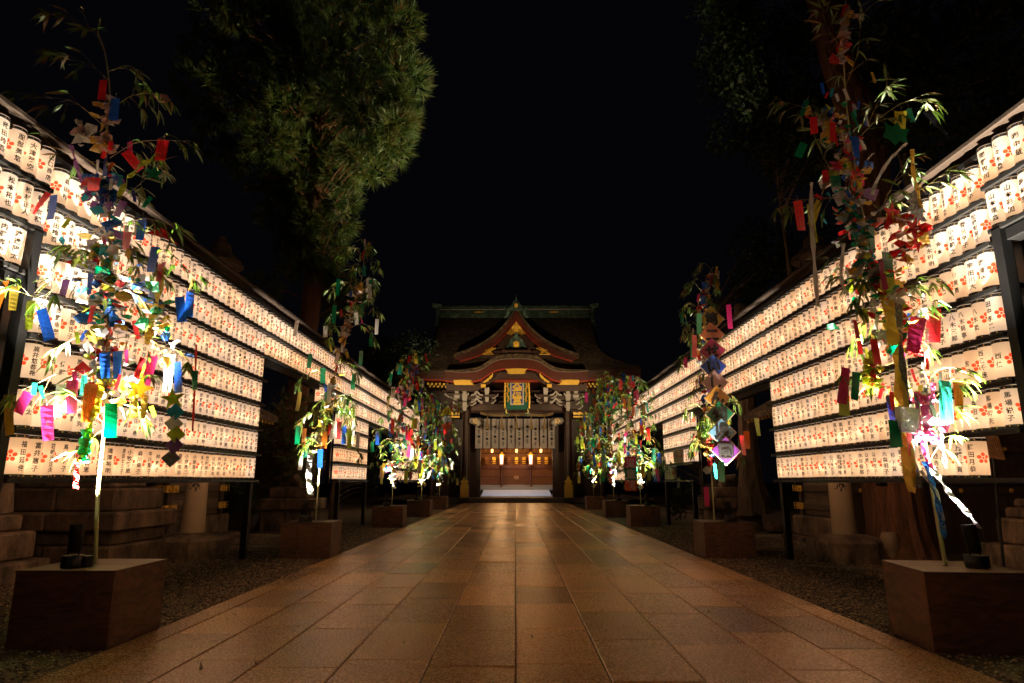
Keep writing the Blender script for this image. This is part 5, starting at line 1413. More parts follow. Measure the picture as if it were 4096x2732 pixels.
# sacred rope with tassels
straw = pm('rice_straw', (.30, .20, .09), .8, var=.4, vs=20, bump=.6, bs=60, dist=.03)
rp = [gp(x, y, 48.4) for x, y in ((735, 962), (800, 975), (880, 978), (985, 975), (1090, 976), (1180, 978), (1240, 966))]
rope = empty('sacred_rope', rp[0]); tag(rope, 'twisted straw rope with tassels strung across the gateway above the curtain', 'rope')
P_ = spline(rp, 60)
mb = MB()
for ph in (0, 2.09, 4.19):
    mb.tube([p - rp[0] + Vector((0, .05 * math.cos(i * .8 + ph), .05 * math.sin(i * .8 + ph))) for i, p in enumerate(P_)], .062, 6)
mb.build('rope_strand', straw, rope, True)
for cx in (782, 883, 985, 1088, 1180):
    p = gp(cx, 985, 48.4) - rp[0]
    mb = MB(); mb.tube([p, p + Vector((0, 0, -.35)), p + Vector((0, 0, -.5)), p + Vector((.02, 0, -.95))], [.03, .06, .09, .16], 9); mb.build('tassel', straw, rope, True)
# gilt boards on stone feet either side of the doorway
for sg in (-1, 1):
    p = gp(CXC + sg * 363, 1510, 47.2)
    r_ = empty('gilt_pillar_shoe', (p.x, 47.2, 0)); tag(r_, 'gilt ornamental pillar shoe at the foot of the gate\'s %s column' % ('left' if sg < 0 else 'right'), 'fitting', 'gilt pillar shoes')
    mb = MB(); mb.prism([(-.30, .35), (.30, .35), (.30, 1.25), (.18, 1.3), (.30, 1.5), (.12, 1.62), (.1, 1.78), (0, 1.85), (-.1, 1.78), (-.12, 1.62), (-.30, 1.5), (-.18, 1.3), (-.30, 1.25)], -.04, .04); mb.build('gilt_board', gold, r_)
    mb = MB(); mb.bbox(-.42, .42, -.3, .3, -.05, .36, .03); mb.build('stone_foot', stone_mat('foot_stone%d' % sg, (.12, .09, .07), .7, .4, 20, .6), r_)
# platform and steps
plat = stone_mat('platform_granite', (.26, .20, .155), .6, .35, 20, .6)
st_ = empty('gate_steps', (0, 47, 0)); st_['kind'] = 'structure'
for j, (y0, h, w) in enumerate(((46.9, .12, 5.2), (47.35, .22, 5.0), (47.8, .30, 10.0))):
    mb = MB(); mb.bbox(-w, w, y0 - 47, 60 - 47 + j * .01, -.04 if j == 0 else h - .11, h - .0, .015); mb.build('stone_step', plat, st_)
# ------------------------------------------------------------------ the hall seen through the gateway
hall_w = wood('hall_wood', (.17, .058, .025), .5, (6, 6, 1.5), var=.35); hall_lt = wood('hall_panel_wood', (.30, .14, .055), .5, (2, 6, 6), var=.3)
HY = 60.0
hall = empty('inner_hall', (0, HY, 0)); tag(hall, 'lit wooden hall with lattice fence seen through the gateway', 'building')
def HB(mb, nm, m, par=None, smooth=False):
    o = mb.build(nm, m, par or hall, smooth)
    if par is None: o.location = (0, -HY, 0)
    return o
def hbox(c0, r0, c1, r1, Y, d, m, nm, par=None, bev=.02):
    (xa, za), (xb, zb) = xz(c0, r0, Y), xz(c1, r1, Y)
    mb = MB(); mb.bbox(xa, xb, Y, Y + d, zb, za, bev); return HB(mb, nm, m, par)
hbox(700, 1170, 1275, 1480, 64.5, .2, hall_lt, 'back_wall')
hbox(690, 1160, 1285, 1195, 59.5, 5.2, hall_w, 'ceiling')
hbox(690, 1322, 1285, 1345, 59.9, .3, hall_w, 'sill_beam')
hbox(690, 1238, 1285, 1246, 60.2, .15, hall_w, 'upper_rail')
for r0 in (1290, 1305): hbox(690, r0, 1285, r0 + 5, 60.2, .1, hall_w, 'rail')
pale_st = stone_mat('hall_stone', (.36, .28, .2), .6, .3, 20, .5)
hbox(690, 1462, 1285, 1478, 59.7, .8, pale_st, 'stone_base'); hbox(685, 1478, 1290, 1500, 58.8, 1.5, pale_st, 'stone_base')
for cx in (880, 1083, 700, 1270): hbox(cx - 11, 1195, cx + 11, 1465, 60.0, .26, hall_w, 'pillar')
for k in range(54):
    cx = 740 + k * 9.3
    if min(abs(cx - 880), abs(cx - 1083)) < 14: continue
    hbox(cx - 2, 1350, cx + 2, 1462, 59.95, .08, hall_w, 'fence_slat', None, .006)
for r0 in (1346, 1398, 1455): hbox(735, r0, 1240, r0 + 6, 59.88, .06, hall_w, 'fence_rail')
for k in range(9): hbox(765 + k * 52, 1268, 790 + k * 52, 1318, 63.5, .1, gold_f if k % 3 else hall_lt, 'wall_panel')
hbox(968, 1402, 1002, 1425, 59.84, .05, hall_lt, 'notice_board')
# hanging trim under the ceiling
for k in range(14): hbox(770 + k * 34, 1212, 774 + k * 34, 1232, 60.6, .05, gold_f, 'hanging_trim')
lamp_p = glow('hall_lamp_paper', (1.0, .72, .50), .75)
for cx in (882, 1084):
    p = gp(cx, 1280, 59.3)
    r_ = empty('standing_lamp', (p.x, 59.3, 0)); tag(r_, 'lit white paper lamp with gilt roof, %s of the two before the hall' % ('left' if cx < 985 else 'right'), 'lamp', 'paper lamps before the hall')
    z1, z0 = gp(cx, 1256, 59.3).z, gp(cx, 1318, 59.3).z
    mb = MB(); mb.bbox(-.14, .14, -.14, .14, z0, z1, .02); mb.build('lamp_paper', lamp_p, r_)
    for (a, b) in ((-.15, -.15), (.15, -.15), (-.15, .15), (.15, .15)):
        mb = MB(); mb.box(a - .018, a + .018, b - .018, b + .018, z0 - .08, z1 + .04); mb.build('lamp_post', hall_w, r_)
    mb = MB(); mb.lathe([(.34, z1 + .04), (.30, z1 + .08), (.14, z1 + .22), (.08, z1 + .30), (.02, z1 + .36)], 8); mb.build('lamp_roof', gold_f, r_)
    mb = MB(); mb.bbox(-.22, .22, -.22, .22, z0 - .14, z0 - .06, .02); mb.tube([(0, 0, .6), (0, 0, z0 - .1)], .06, 8); mb.build('lamp_stand', hall_w, r_)
    ld = bpy.data.lights.new('hall_lamp', 'POINT'); ld.energy = 60; ld.color = (1, .55, .22); ld.shadow_soft_size = .2
    lo = bpy.data.objects.new('hall_lamp', ld); COL.objects.link(lo); lo.parent = r_; lo.location = (0, -.5, z1 - .1)
for k, cx in enumerate((815, 985, 1155)):
    p = gp(cx, 1222, 62)
    r_ = empty('hanging_lamp', p); tag(r_, 'small red and gold lamp hanging under the hall ceiling, %s from the left' % nth(k + 1), 'lamp', 'hanging lamps in the hall')
    mb = MB(); mb.lathe([(.06, -.2), (.12, -.12), (.12, .1), (.05, .18)], 10); mb.build('lamp_body', glow('hanging_lamp%d' % k, (1, .45, .12), 3.0), r_, True)
    mb = MB(); mb.lathe([(.18, .12), (.04, .25)], 8); mb.build('lamp_cap', verm, r_)
    ld = bpy.data.lights.new('hanging_lamp_light', 'POINT'); ld.energy = 38; ld.color = (1, .52, .18); ld.shadow_soft_size = .15
    lo = bpy.data.objects.new('hanging_lamp_light', ld); COL.objects.link(lo); lo.parent = r_; lo.location = (0, 0, -.5)
# pale lit step in front of the hall
step_m = stone_mat('pale_granite', (.62, .66, .74), .6, .15, 40, .4)
(xa, za), (xb, zb) = xz(745, 1500, 56.0), xz(1225, 1536, 56.0)
mb = MB(); mb.add([(xa, 55.0, .32), (xb, 55.0, .32), (xb, 58.8, za), (xa, 58.8, za)], [(0, 1, 2, 3)]); mb.add([(xa, 55.0, .0), (xb, 55.0, .0), (xb, 55.0, .32), (xa, 55.0, .32)], [(0, 1, 2, 3)])
struct(mb.build('courtyard_ramp', step_m))
ld = bpy.data.lights.new('courtyard_lamp', 'SPOT'); ld.energy = 420; ld.color = (.72, .82, 1.0); ld.spot_size = math.radians(95); ld.spot_blend = .4; ld.shadow_soft_size = .2
r_ = empty('gate_downlight', (0, 53.2, 6.2)); tag(r_, 'small cool white downlight under the gate ceiling behind the curtain', 'lamp')
mb = MB(); mb.lathe([(.14, -.12), (.14, .1), (.1, .14)], 12); mb.build('lamp_can', can_m, r_, True)
lo = bpy.data.objects.new('courtyard_lamp', ld); COL.objects.link(lo); lo.parent = r_; lo.location = (0, 0, -.16); lo.rotation_euler = (math.radians(24), 0, 0)

# ------------------------------------------------------------------ floodlights on the rack ends that light the gate
for sg, nm in ((-1, 'left'), (1, 'right')):
    base = Vector((sg * 5.75, 36.95, 5.52))
    r_ = empty('floodlight', base); tag(r_, 'small black floodlight on the far end of the %s lantern rack facing the gate' % nm, 'floodlight', 'floodlights facing the gate')
    mb = MB(); mb.tube([(0, 0, -.05), (0, 0, .22)], .02, 6); mb.build('bracket', can_m, r_)
    d = (Vector((-sg * 1.0, 47.5, 9.4)) - base).normalized(); q = d.to_track_quat('Z', 'Y').to_euler()
    mb = MB(); mb.bbox(-.16, .16, -.11, .11, -.07, .07, .02); hd = mb.build('housing', can_m, r_, False, (0, 0, .26), q)
    mb = MB(); mb.bbox(-.13, .13, -.08, .08, .071, .076, .002); mb.build('lens', lens_m, hd)
    ld = bpy.data.lights.new('flood_lamp', 'SPOT'); ld.energy = 1250; ld.color = (1, .72, .40); ld.spot_size = math.radians(84); ld.spot_blend = .6; ld.shadow_soft_size = .12
    lo = bpy.data.objects.new('flood_lamp', ld); COL.objects.link(lo); lo.parent = r_; lo.location = Vector((0, 0, .26)) + d * .1; lo.rotation_euler = (-d).to_track_quat('Z', 'Y').to_euler()

# floodlight on the ground that lights the cypress
r_ = empty('garden_floodlight', (4.7, 26.2, 0)); tag(r_, 'low garden floodlight beyond the third right planter box aimed at the cypress', 'floodlight')
mb = MB(); mb.bbox(-.15, .15, -.15, .15, -.04, .05, .02); mb.build('foot', can_m, r_)
d = (Vector((-5.8, 24.5, 18)) - Vector((4.7, 26.2, .25))).normalized(); q = d.to_track_quat('Z', 'Y').to_euler()
mb = MB(); mb.lathe([(.11, -.1), (.14, .08), (.13, .08), (.12, .06)], 16, cap=False); hd = mb.build('housing', can_m, r_, True, (0, 0, .2), q)
mb = MB(); mb.lathe([(.118, .062), (.001, .066)], 16, cap=False); mb.build('lens', lens_m, hd, True)
ld = bpy.data.lights.new('tree_lamp', 'SPOT'); ld.energy = 14000; ld.color = (1, .86, .40); ld.spot_size = math.radians(46); ld.spot_blend = 1.0; ld.shadow_soft_size = .1
lo = bpy.data.objects.new('tree_lamp', ld); COL.objects.link(lo); lo.parent = r_; lo.location = Vector((0, 0, .2)) + d * .12; lo.rotation_euler = (-d).to_track_quat('Z', 'Y').to_euler()
# ------------------------------------------------------------------ trees
bark_c = pm('cedar_bark', (.16, .066, .030), .85, var=.5, vs=5, stretch=(3, 3, .35), bump=1.0, bs=14, dist=.08)
bark_g = pm('grey_bark', (.12, .08, .052), .85, var=.5, vs=4, stretch=(2, 2, .6), bump=1.0, bs=10, dist=.08)
needle_ms = [thin('needle_green', (.055, .105, .016), .3, .4, 2, .5, .05), thin('needle_olive', (.10, .115, .018), .3, .4, 2, .5, .05), thin('needle_rust', (.13, .065, .022), .3, .4, 2, .5, .03)]
broad_ms = [thin('broadleaf_green', (.030, .055, .012), .35, .4, 2, .6, .02), thin('broadleaf_olive', (.060, .070, .014), .35, .4, 2, .6, .02), thin('broadleaf_dark', (.025, .045, .012), .3, .4, 2, .6, .02)]
def trunk_mesh(pts, rads, n=16, rough=.06):
    P = spline(pts, 24); mb = MB()
    rr = [float(np.interp(i / 24 * (len(rads) - 1), range(len(rads)), rads)) for i in range(25)]
    mb.tube(P, rr, n)
    out = []
    for i, v in enumerate(mb.v):
        ring = i // n; k = i % n; c = P[min(ring, 24)]
        f = 1 + rough * math.sin(k * 2.7 + ring * .25) + rough * R.uniform(-1, 1)
        out.append(tuple(c + (Vector(v) - c) * f))
    mb.v = out
    return mb, P
def tufts(C, D, size, blades, mats_w, wid=.06):
    """brush-like sprays: C centres (n,3), D directions (n,3)"""
    n = len(C); m = blades
    d = D[:, None, :] + rng.normal(0, .42, (n, m, 3)); d /= np.linalg.norm(d, axis=2, keepdims=True)
    s = size * rng.uniform(.6, 1.2, (n, m, 1))
    up = rng.normal(0, 1, (n, m, 3)); w = np.cross(d, up); w /= np.linalg.norm(w, axis=2, keepdims=True)
    b0 = C[:, None, :] + d * s * .05
    v0 = b0 - w * s * wid * .5; v1 = b0 + w * s * wid * .5
    v3 = C[:, None, :] + d * s + np.array([0, 0, -.08]) * s
    V = np.stack([v0, v1, v3], 2).reshape(-1, 3)
    k = n * m
    F = np.array([(0, 1, 2)])[None] + (np.arange(k) * 3)[:, None, None]
    mi = np.repeat(rng.choice(len(mats_w), n, p=np.array(mats_w) / sum(mats_w)), m)
    return V, F.reshape(-1, 3), mi
def leaves_cloud(C, size, mats_w):
    n = len(C)
    d = rng.normal(0, 1, (n, 3)); d[:, 2] -= .5; d /= np.linalg.norm(d, axis=1, keepdims=True)
    w = np.cross(d, rng.normal(0, 1, (n, 3))); w /= np.linalg.norm(w, axis=1, keepdims=True)
    s = (size * rng.uniform(.6, 1.3, n))[:, None]
    V = np.stack([C, C + d * s * .5 + w * s * .24, C + d * s, C + d * s * .5 - w * s * .24], 1).reshape(-1, 3)
    F = np.array([(0, 1, 2), (0, 2, 3)])[None] + (np.arange(n) * 4)[:, None, None]
    mi = np.repeat(rng.choice(len(mats_w), n, p=np.array(mats_w) / sum(mats_w)), 2)
    return V, F.reshape(-1, 3), mi
def sphere_pts(n):
    v = rng.normal(0, 1, (n, 3)); return v / np.linalg.norm(v, axis=1, keepdims=True)
def conifer(label, base, trunk, rads, clumps, per, size, blades=12, mats_w=(.5, .35, .15)):
    """clumps: list of (centre, radius)"""
    root = empty('conifer_tree', base); tag(root, label, 'tree')
    B0 = Vector(base)
    mb, P = trunk_mesh([Vector(p) - B0 for p in trunk], rads); mb.build('trunk', bark_c, root, True)
    Cs = []; Ds = []
    lb = MB()
    for (c, r) in clumps:
        c = np.array(Vector(c) - B0)
        n = int(per * r * r)
        s = sphere_pts(n); rr = r * rng.uniform(.55, 1.0, (n, 1)) ** .6
        Cs.append(c + s * rr * np.array([1, 1, .85])); Ds.append(s + np.array([0, 0, .35]))
        k = min(P, key=lambda p: (p - Vector(c)).length + abs(p.z - c[2] + 1.0))
        lb.tube([k, k.lerp(Vector(c), .5) + Vector((0, 0, .2)), Vector(c)], [.05, .03, .012], 5)
    o = lb.build('limbs', bark_c, root, True); o['kind'] = 'stuff'
    V, F, mi = tufts(np.concatenate(Cs), np.concatenate(Ds), size, blades, mats_w)
    o = link('crown', np_mesh('crown', V, F, needle_ms, mi), root); o['kind'] = 'stuff'
    return root
def broadleaf(label, base, trunk, rads, clumps, per, size, mats_w=(.5, .3, .2), bark=None, nm='broadleaf_tree', cat='tree'):
    root = empty(nm, base); tag(root, label, cat)
    B0 = Vector(base)
    mb, P = trunk_mesh([Vector(p) - B0 for p in trunk], rads, 12); mb.build('trunk', bark or bark_g, root, True)
    Cs = []; lb = MB()
    for (c, r) in clumps:
        c = np.array(Vector(c) - B0); n = int(per * r * r)
        s = sphere_pts(n); Cs.append(c + s * (r * rng.uniform(.2, 1, (n, 1)) ** .5) * np.array([1, 1, .75]))
        k = min(P, key=lambda p: (p - Vector(c)).length + abs(p.z - c[2] + .6))
        lb.tube([k, k.lerp(Vector(c), .5) + Vector((0, 0, .15)), Vector(c)], [.05, .03, .012], 5)
    o = lb.build('limbs', bark or bark_g, root, True); o['kind'] = 'stuff'
    V, F, mi = leaves_cloud(np.concatenate(Cs), size, mats_w)
    o = link('crown', np_mesh('crown', V, F, broad_ms, mi), root); o['kind'] = 'stuff'
    return root
# tall cypress on the left
T = 26.0
cl = []
for _ in range(900):
    x, y = R.uniform(-1, 1), R.uniform(-1.6, 1)
    if x * x + (y * y if y > 0 else (y * .7) ** 2) > 1 or len(cl) > 125: continue
    yy = 190 + y * 235
    if any((abs(x * 262 + 700 - q[0]) ** 2 + (yy - q[1]) ** 2) ** .5 < 54 for q in cl): continue
    cl.append((688 + x * 250, yy))
clumps = [(at(x, y, T + R.uniform(-3.6, 2.4)), R.uniform(.65, 1.0)) for x, y in cl]
clumps += [(at(690 + R.uniform(-1, 1) * (55 + (y - 430) * .28), y, T + R.uniform(-1.5, 1.2)), R.uniform(.45, .75)) for y in range(430, 720, 13)]
clumps += [(at(x, y, T - 3.4 + R.uniform(-.4, .4)), R.uniform(.55, .8)) for x, y in ((670, 30), (700, 60), (760, 40), (690, 100), (745, 95), (720, 140), (830, 150), (880, 120), (850, 200), (900, 220), (800, 230), (840, 270), (900, 290), (915, 260), (870, 330), (820, 340), (900, 340), (850, 380), (760, 210), (780, 460), (775, 510))]
conifer('tall dense cypress rising behind the left lantern rack', (-9.2, T, 0), [(-9.2, T, -.1), (-9.0, T, 4), (-8.6, T, 10), (-8.9, T, 17), (-9.2, T, 25)], [.55, .45, .38, .28, .1], clumps, 190, .46, 16, (.5, .42, .08))
# younger cedars in the gap of the left rack
conifer('dark young cedar standing in the gap of the left lantern rack', (-9.0, 21.5, 0), [(-9.0, 21.5, -.1), (-8.95, 21.5, 2), (-9.0, 21.5, 5)], [.32, .27, .15], [(at(x, y, 21.3 + R.uniform(-.8, .8)), R.uniform(.35, .6)) for x, y in [(R.uniform(630, 735), R.uniform(930, 1110)) for _ in range(30)]], 150, .34, 10, (.4, .25, .35))
conifer('low dark conifer behind the bamboo fence on the left', (-10.6, 24, 0), [(-10.6, 24, -.1), (-10.6, 24, 3.4)], [.16, .06], [(at(x, y, 24 + R.uniform(-.6, .6)), R.uniform(.4, .7)) for x, y in [(R.uniform(595, 655), R.uniform(960, 1180)) for _ in range(22)]], 110, .36, 10, (.5, .3, .2))
# right side trees
broadleaf('broadleaf tree with dark foliage at the top right behind the big bamboo', (8.9, 19.5, 0), [(8.9, 19.5, -.1), (8.8, 19.5, 6), (8.6, 19.5, 12)], [.1, .07, .04],
          [(at(x, y, 17.5 + R.uniform(-2, 2)), R.uniform(.6, 1.1)) for x, y in [(R.uniform(1650, 1900), R.uniform(-10, 380)) for _ in range(44)]], 420, .17, (.45, .25, .3))
broadleaf('dark leafy tree in the upper right corner above the lantern rack', (10.5, 15, 0), [(10.5, 15, -.1), (10.3, 15, 6), (9.8, 15, 11)], [.35, .28, .12],
          [(at(x, y, 14.8 + R.uniform(-2, 2)), R.uniform(.6, 1.1)) for x, y in [(R.uniform(2000, 2380), R.uniform(-20, 330)) for _ in range(40)]] + [(at(x, y, 11.5 + R.uniform(-.8, .8)), R.uniform(.4, .6)) for x, y in [(R.uniform(2300, 2400), R.uniform(540, 760)) for _ in range(8)]], 420, .17, (.35, .35, .3))
broadleaf('dark tree above the right rack behind the second bamboo', (9.5, 30, 0), [(9.5, 30, -.1), (9.4, 30, 5), (9.2, 30, 9)], [.3, .25, .1],
          [(at(x, y, 29 + R.uniform(-2, 2)), R.uniform(.7, 1.3)) for x, y in [(R.uniform(1700, 1900), R.uniform(500, 720)) for _ in range(22)]], 300, .2, (.4, .3, .3))
broadleaf('dark trees massed behind the left rack beside the gate', (-13, 40, 0), [(-13, 40, -.1), (-13, 40, 5), (-12.5, 40, 8)], [.3, .25, .1],
          [(at(x, y, 40 + R.uniform(-2, 2)), R.uniform(.8, 1.5)) for x, y in [(R.uniform(840, 960), R.uniform(790, 900)) for _ in range(16)]], 260, .24, (.4, .3, .3))
broadleaf('weeping shrub with trailing leaves beyond the middle left panel', (-7.4, 26.5, 0), [(-7.4, 26.5, -.1), (-7.3, 26.5, 2), (-6.9, 26.4, 3.6)], [.12, .09, .04],
          [(at(x, y, 26.3 + R.uniform(-.4, .4)), R.uniform(.22, .4)) for x, y in [(835 + R.uniform(0, 25) + (i % 3) * 6, 990 + i * 9) for i in range(16)]], 900, .12, (.4, .5, .1), nm='weeping_shrub', cat='shrub')
broadleaf('leafy shrub in the gap of the right lantern rack', (7.7, 27, 0), [(7.7, 27, -.1), (7.6, 27, 2.4)], [.09, .04],
          [(at(x, y, 26.8 + R.uniform(-.5, .5)), R.uniform(.3, .5)) for x, y in [(R.uniform(1495, 1530), R.uniform(990, 1080)) for _ in range(16)]], 700, .13, (.35, .55, .1), nm='leafy_shrub', cat='shrub')
broadleaf('low dark shrub behind the middle right lantern panel', (8.3, 24.8, 0), [(8.3, 24.8, -.1), (8.3, 24.8, 1.4)], [.08, .03],
          [(at(x, y, 24.6 + R.uniform(-.4, .4)), R.uniform(.3, .45)) for x, y in [(R.uniform(1545, 1575), R.uniform(1105, 1180)) for _ in range(10)]], 700, .12, (.5, .3, .2), nm='low_shrub', cat='shrub')
broadleaf('dark hedge shrub behind the stone lantern under the left rack', (-8.6, 19.5, 0), [(-8.6, 19.5, -.1), (-8.6, 19.5, 1.6)], [.08, .03],
          [(at(x, y, 19.3 + R.uniform(-.5, .5)), R.uniform(.35, .55)) for x, y in [(R.uniform(495, 575), R.uniform(1110, 1190)) for _ in range(16)]], 600, .11, (.4, .3, .3), nm='hedge_shrub', cat='shrub')
conifer('small pine with bright needles right of the gate', (6.9, 52, 0), [(6.9, 52, 0), (7.0, 52, 3), (6.8, 52, 6.2)], [.2, .16, .08], [(gp(x, y, 51.5 + R.uniform(-.5, .5)), R.uniform(.35, .6)) for x, y in [(R.uniform(1385, 1470), R.uniform(955, 1150)) for _ in range(22)]], 120, .4, 10, (.85, .15, .001))
# great cedar trunk on the right
def big_cedar():
    b = Vector((7.65, 13.3, 0))
    root = empty('cedar_tree', b); tag(root, 'great red-barked cedar trunk behind the right lantern rack', 'tree')
    pts = [Vector((0, 0, -.1)), Vector((-.05, 0, 1.5)), Vector((-.15, 0, 4)), at(1985, 350, 13.6) - b, at(1925, 150, 13.8) - b, at(1880, -20, 14) - b]
    P = spline(pts, 40); n = 40; V = []; F = []
    prng = [R.uniform(-1, 1) for _ in range(n)]
    for i, p in enumerate(P):
        r = .58 - .006 * i + (.22 * max(0, 1 - i / 5) ** 2)
        for k in range(n):
            a = 2 * math.pi * k / n
            f = 1 + .07 * prng[k] + .05 * math.sin(k * 1.9 + i * .12) + .02 * R.uniform(-1, 1)
            V.append(p + Vector((math.cos(a), math.sin(a), 0)) * r * f)
    for i in range(40):
        for k in range(n): F.append((i * n + k, i * n + (k + 1) % n, (i + 1) * n + (k + 1) % n, (i + 1) * n + k))
    mb = MB(); mb.add(V, F); mb.build('trunk', bark_c, root, True)
big_cedar()
def pale_trunk():
    b = Vector((9.2, 20.5, 0)); root = empty('old_tree', b); tag(root, 'pale old tree trunk with spreading foot in the gap of the right rack', 'tree')
    pts = [at(x, y, 20.5) - b for x, y in ((1735, 1180), (1722, 1100), (1716, 1000), (1712, 905), (1706, 820), (1700, 700))]
    mb, P = trunk_mesh(pts, [.55, .36, .28, .26, .24, .2], 18, .09); mb.build('trunk', bark_g, root, True)
    mb = MB()
    for a in (-2.4, -1.7, -.9, -.2): mb.tube([Vector((.0, 0, .55)), Vector((math.cos(a) * .5, math.sin(a) * .5, .25)), Vector((math.cos(a) * 1.0, math.sin(a) * 1.0, -.05))], [.2, .14, .05], 8)
    mb.build('roots', bark_g, root, True)
pale_trunk()
# stump
def stump():
    b = Vector((-7.9, 22.2, 0)); root = empty('tree_stump', b); tag(root, 'weathered cut tree stump with fluted sides beside the left bamboo planter', 'stump')
    mb = MB(); n = 36; V = []; prof = [(.78, -.05), (.66, .15), (.60, .35), (.58, .50), (.2, .51)]
    for (r, z) in prof:
        for k in range(n):
            f = 1 + (.10 * math.sin(k * 2.1) + .06 * math.sin(k * 5.3)) * (1 if r > .3 else 0)
            V.append((r * f * math.cos(k * 6.2832 / n), r * f * math.sin(k * 6.2832 / n), z + (.04 * math.sin(k * 1.3) if .3 < z else 0)))
    F = [(j * n + k, j * n + (k + 1) % n, (j + 1) * n + (k + 1) % n, (j + 1) * n + k) for j in range(4) for k in range(n)] + [tuple(4 * n + k for k in range(n))]
    mb.add(V, F); mb.build('stump_wood', bark_g, root, True)
stump()

# ------------------------------------------------------------------ stonework, small shrines and other things behind the racks
def old_stone(name, col, var=.6):
    m, nt, b = nodes_of(name)
    v = coords(nt, (1, 1, .5)); n = noise(nt, v, 2.2, 6, .7); n2 = noise(nt, v, 60, 4, .7)
    mm = nt.nodes.new('ShaderNodeMath'); mm.operation = 'MULTIPLY_ADD'; mm.inputs[1].default_value = .3
    nt.links.new(n2.outputs['Fac'], mm.inputs[0]); nt.links.new(n.outputs['Fac'], mm.inputs[2])
    nt.links.new(ramp(nt, mm.outputs[0], [(.50, mul(col, .15)), (.64, mul(col, .8)), (.84, mul(col, 1.9))]), b.inputs['Base Color'])
    b.inputs['Roughness'].default_value = .85
    bumpn(nt, b, mm.outputs[0], .8, .03)
    return m
mossy = old_stone('mossy_stone', (.11, .070, .042)); granite = old_stone('old_granite', (.17, .115, .075)); pale_g = stone_mat('shaft_granite', (.34, .25, .16), .75, .4, 40, .6)
def sblock(root, x0, x1, y0, y1, z0, z1, m, nm='stone_block', b=.04, taper=0):
    mb = MB(); cx_, cyy = (x0 + x1) / 2, (y0 + y1) / 2
    mb.bbox(x0 - cx_, x1 - cx_, y0 - cyy, y1 - cyy, 0, z1 - z0, b)
    if taper: mb.v = [(v[0] * (1 - taper * v[2] / (z1 - z0)), v[1] * (1 - taper * v[2] / (z1 - z0)), v[2]) for v in mb.v]
    mb.v = [(v[0] + R.uniform(-.006, .006), v[1] + R.uniform(-.006, .006), v[2] + R.uniform(-.004, .004)) for v in mb.v]
    return mb.build(nm, m, root, False, (cx_, cyy, z0), (0, 0, R.uniform(-.01, .01)))
# big stepped pedestal
b_ = Vector((-8.0, 12.2, 0)); r_ = empty('stone_pedestal', b_); tag(r_, 'big stepped mossy stone pedestal under the left lantern rack', 'pedestal')
for (w, d, z0, z1, tp, n_) in ((2.36, 1.9, -.05, .42, .02, 2), (2.2, 1.75, .42, .66, .0, 1), (2.5, 2.0, .66, .98, 0, 2), (2.1, 1.6, .98, 1.38, .03, 2), (1.7, 1.3, 1.38, 1.62, 0, 1), (1.4, 1.0, 1.62, 2.4, .05, 1)):
    for k in range(n_): sblock(r_, -w / 2 + k * w / n_ + .004, -w / 2 + (k + 1) * w / n_ - .004, -d / 2, d / 2, z0, z1 - .003, mossy, b=.035, taper=tp if n_ == 1 else 0)
# far-left pedestal with a stone guardian's paws
b_ = Vector((-8.6, 10.2, 0)); r_ = empty('guardian_pedestal', b_); tag(r_, 'stone pedestal with a guardian beast\'s paws at the far left edge', 'pedestal')
for (w, d, z0, z1) in ((1.9, 1.7, -.05, .28), (1.5, 1.4, .28, .72), (1.2, 1.1, .72, .98)): sblock(r_, -w / 2, w / 2, -d / 2, d / 2, z0, z1 - .003, granite)
for sx in (.28, -.28):
    mb = MB(); mb.tube([(sx, .3, 1.9), (sx, .1, 1.45), (sx, -.12, 1.15), (sx + .02, -.4, 1.05), (sx, -.5, 1.0)], [.26, .2, .16, .15, .08], 10); mb.build('guardian_paw', granite, r_, True)
mb = MB(); mb.tube([(0, .35, 1.0), (0, .3, 1.6), (0, .05, 2.1), (0, -.15, 2.5)], [.45, .42, .34, .22], 12); mb.build('guardian_body', granite, r_, True)
# right lower stone base
b_ = Vector((9.25, 11.4, 0)); r_ = empty('stone_plinth', b_); tag(r_, 'rough stepped stone base at the right edge beside the planter', 'stone base')
for (w, d, z0, z1) in ((1.7, 1.6, -.05, .42), (1.25, 1.2, .42, .86), (1.0, 1.0, .86, 1.05), (.8, .8, 1.05, 1.2)): sblock(r_, -w / 2, w / 2, -d / 2, d / 2, z0, z1 - .003, granite)
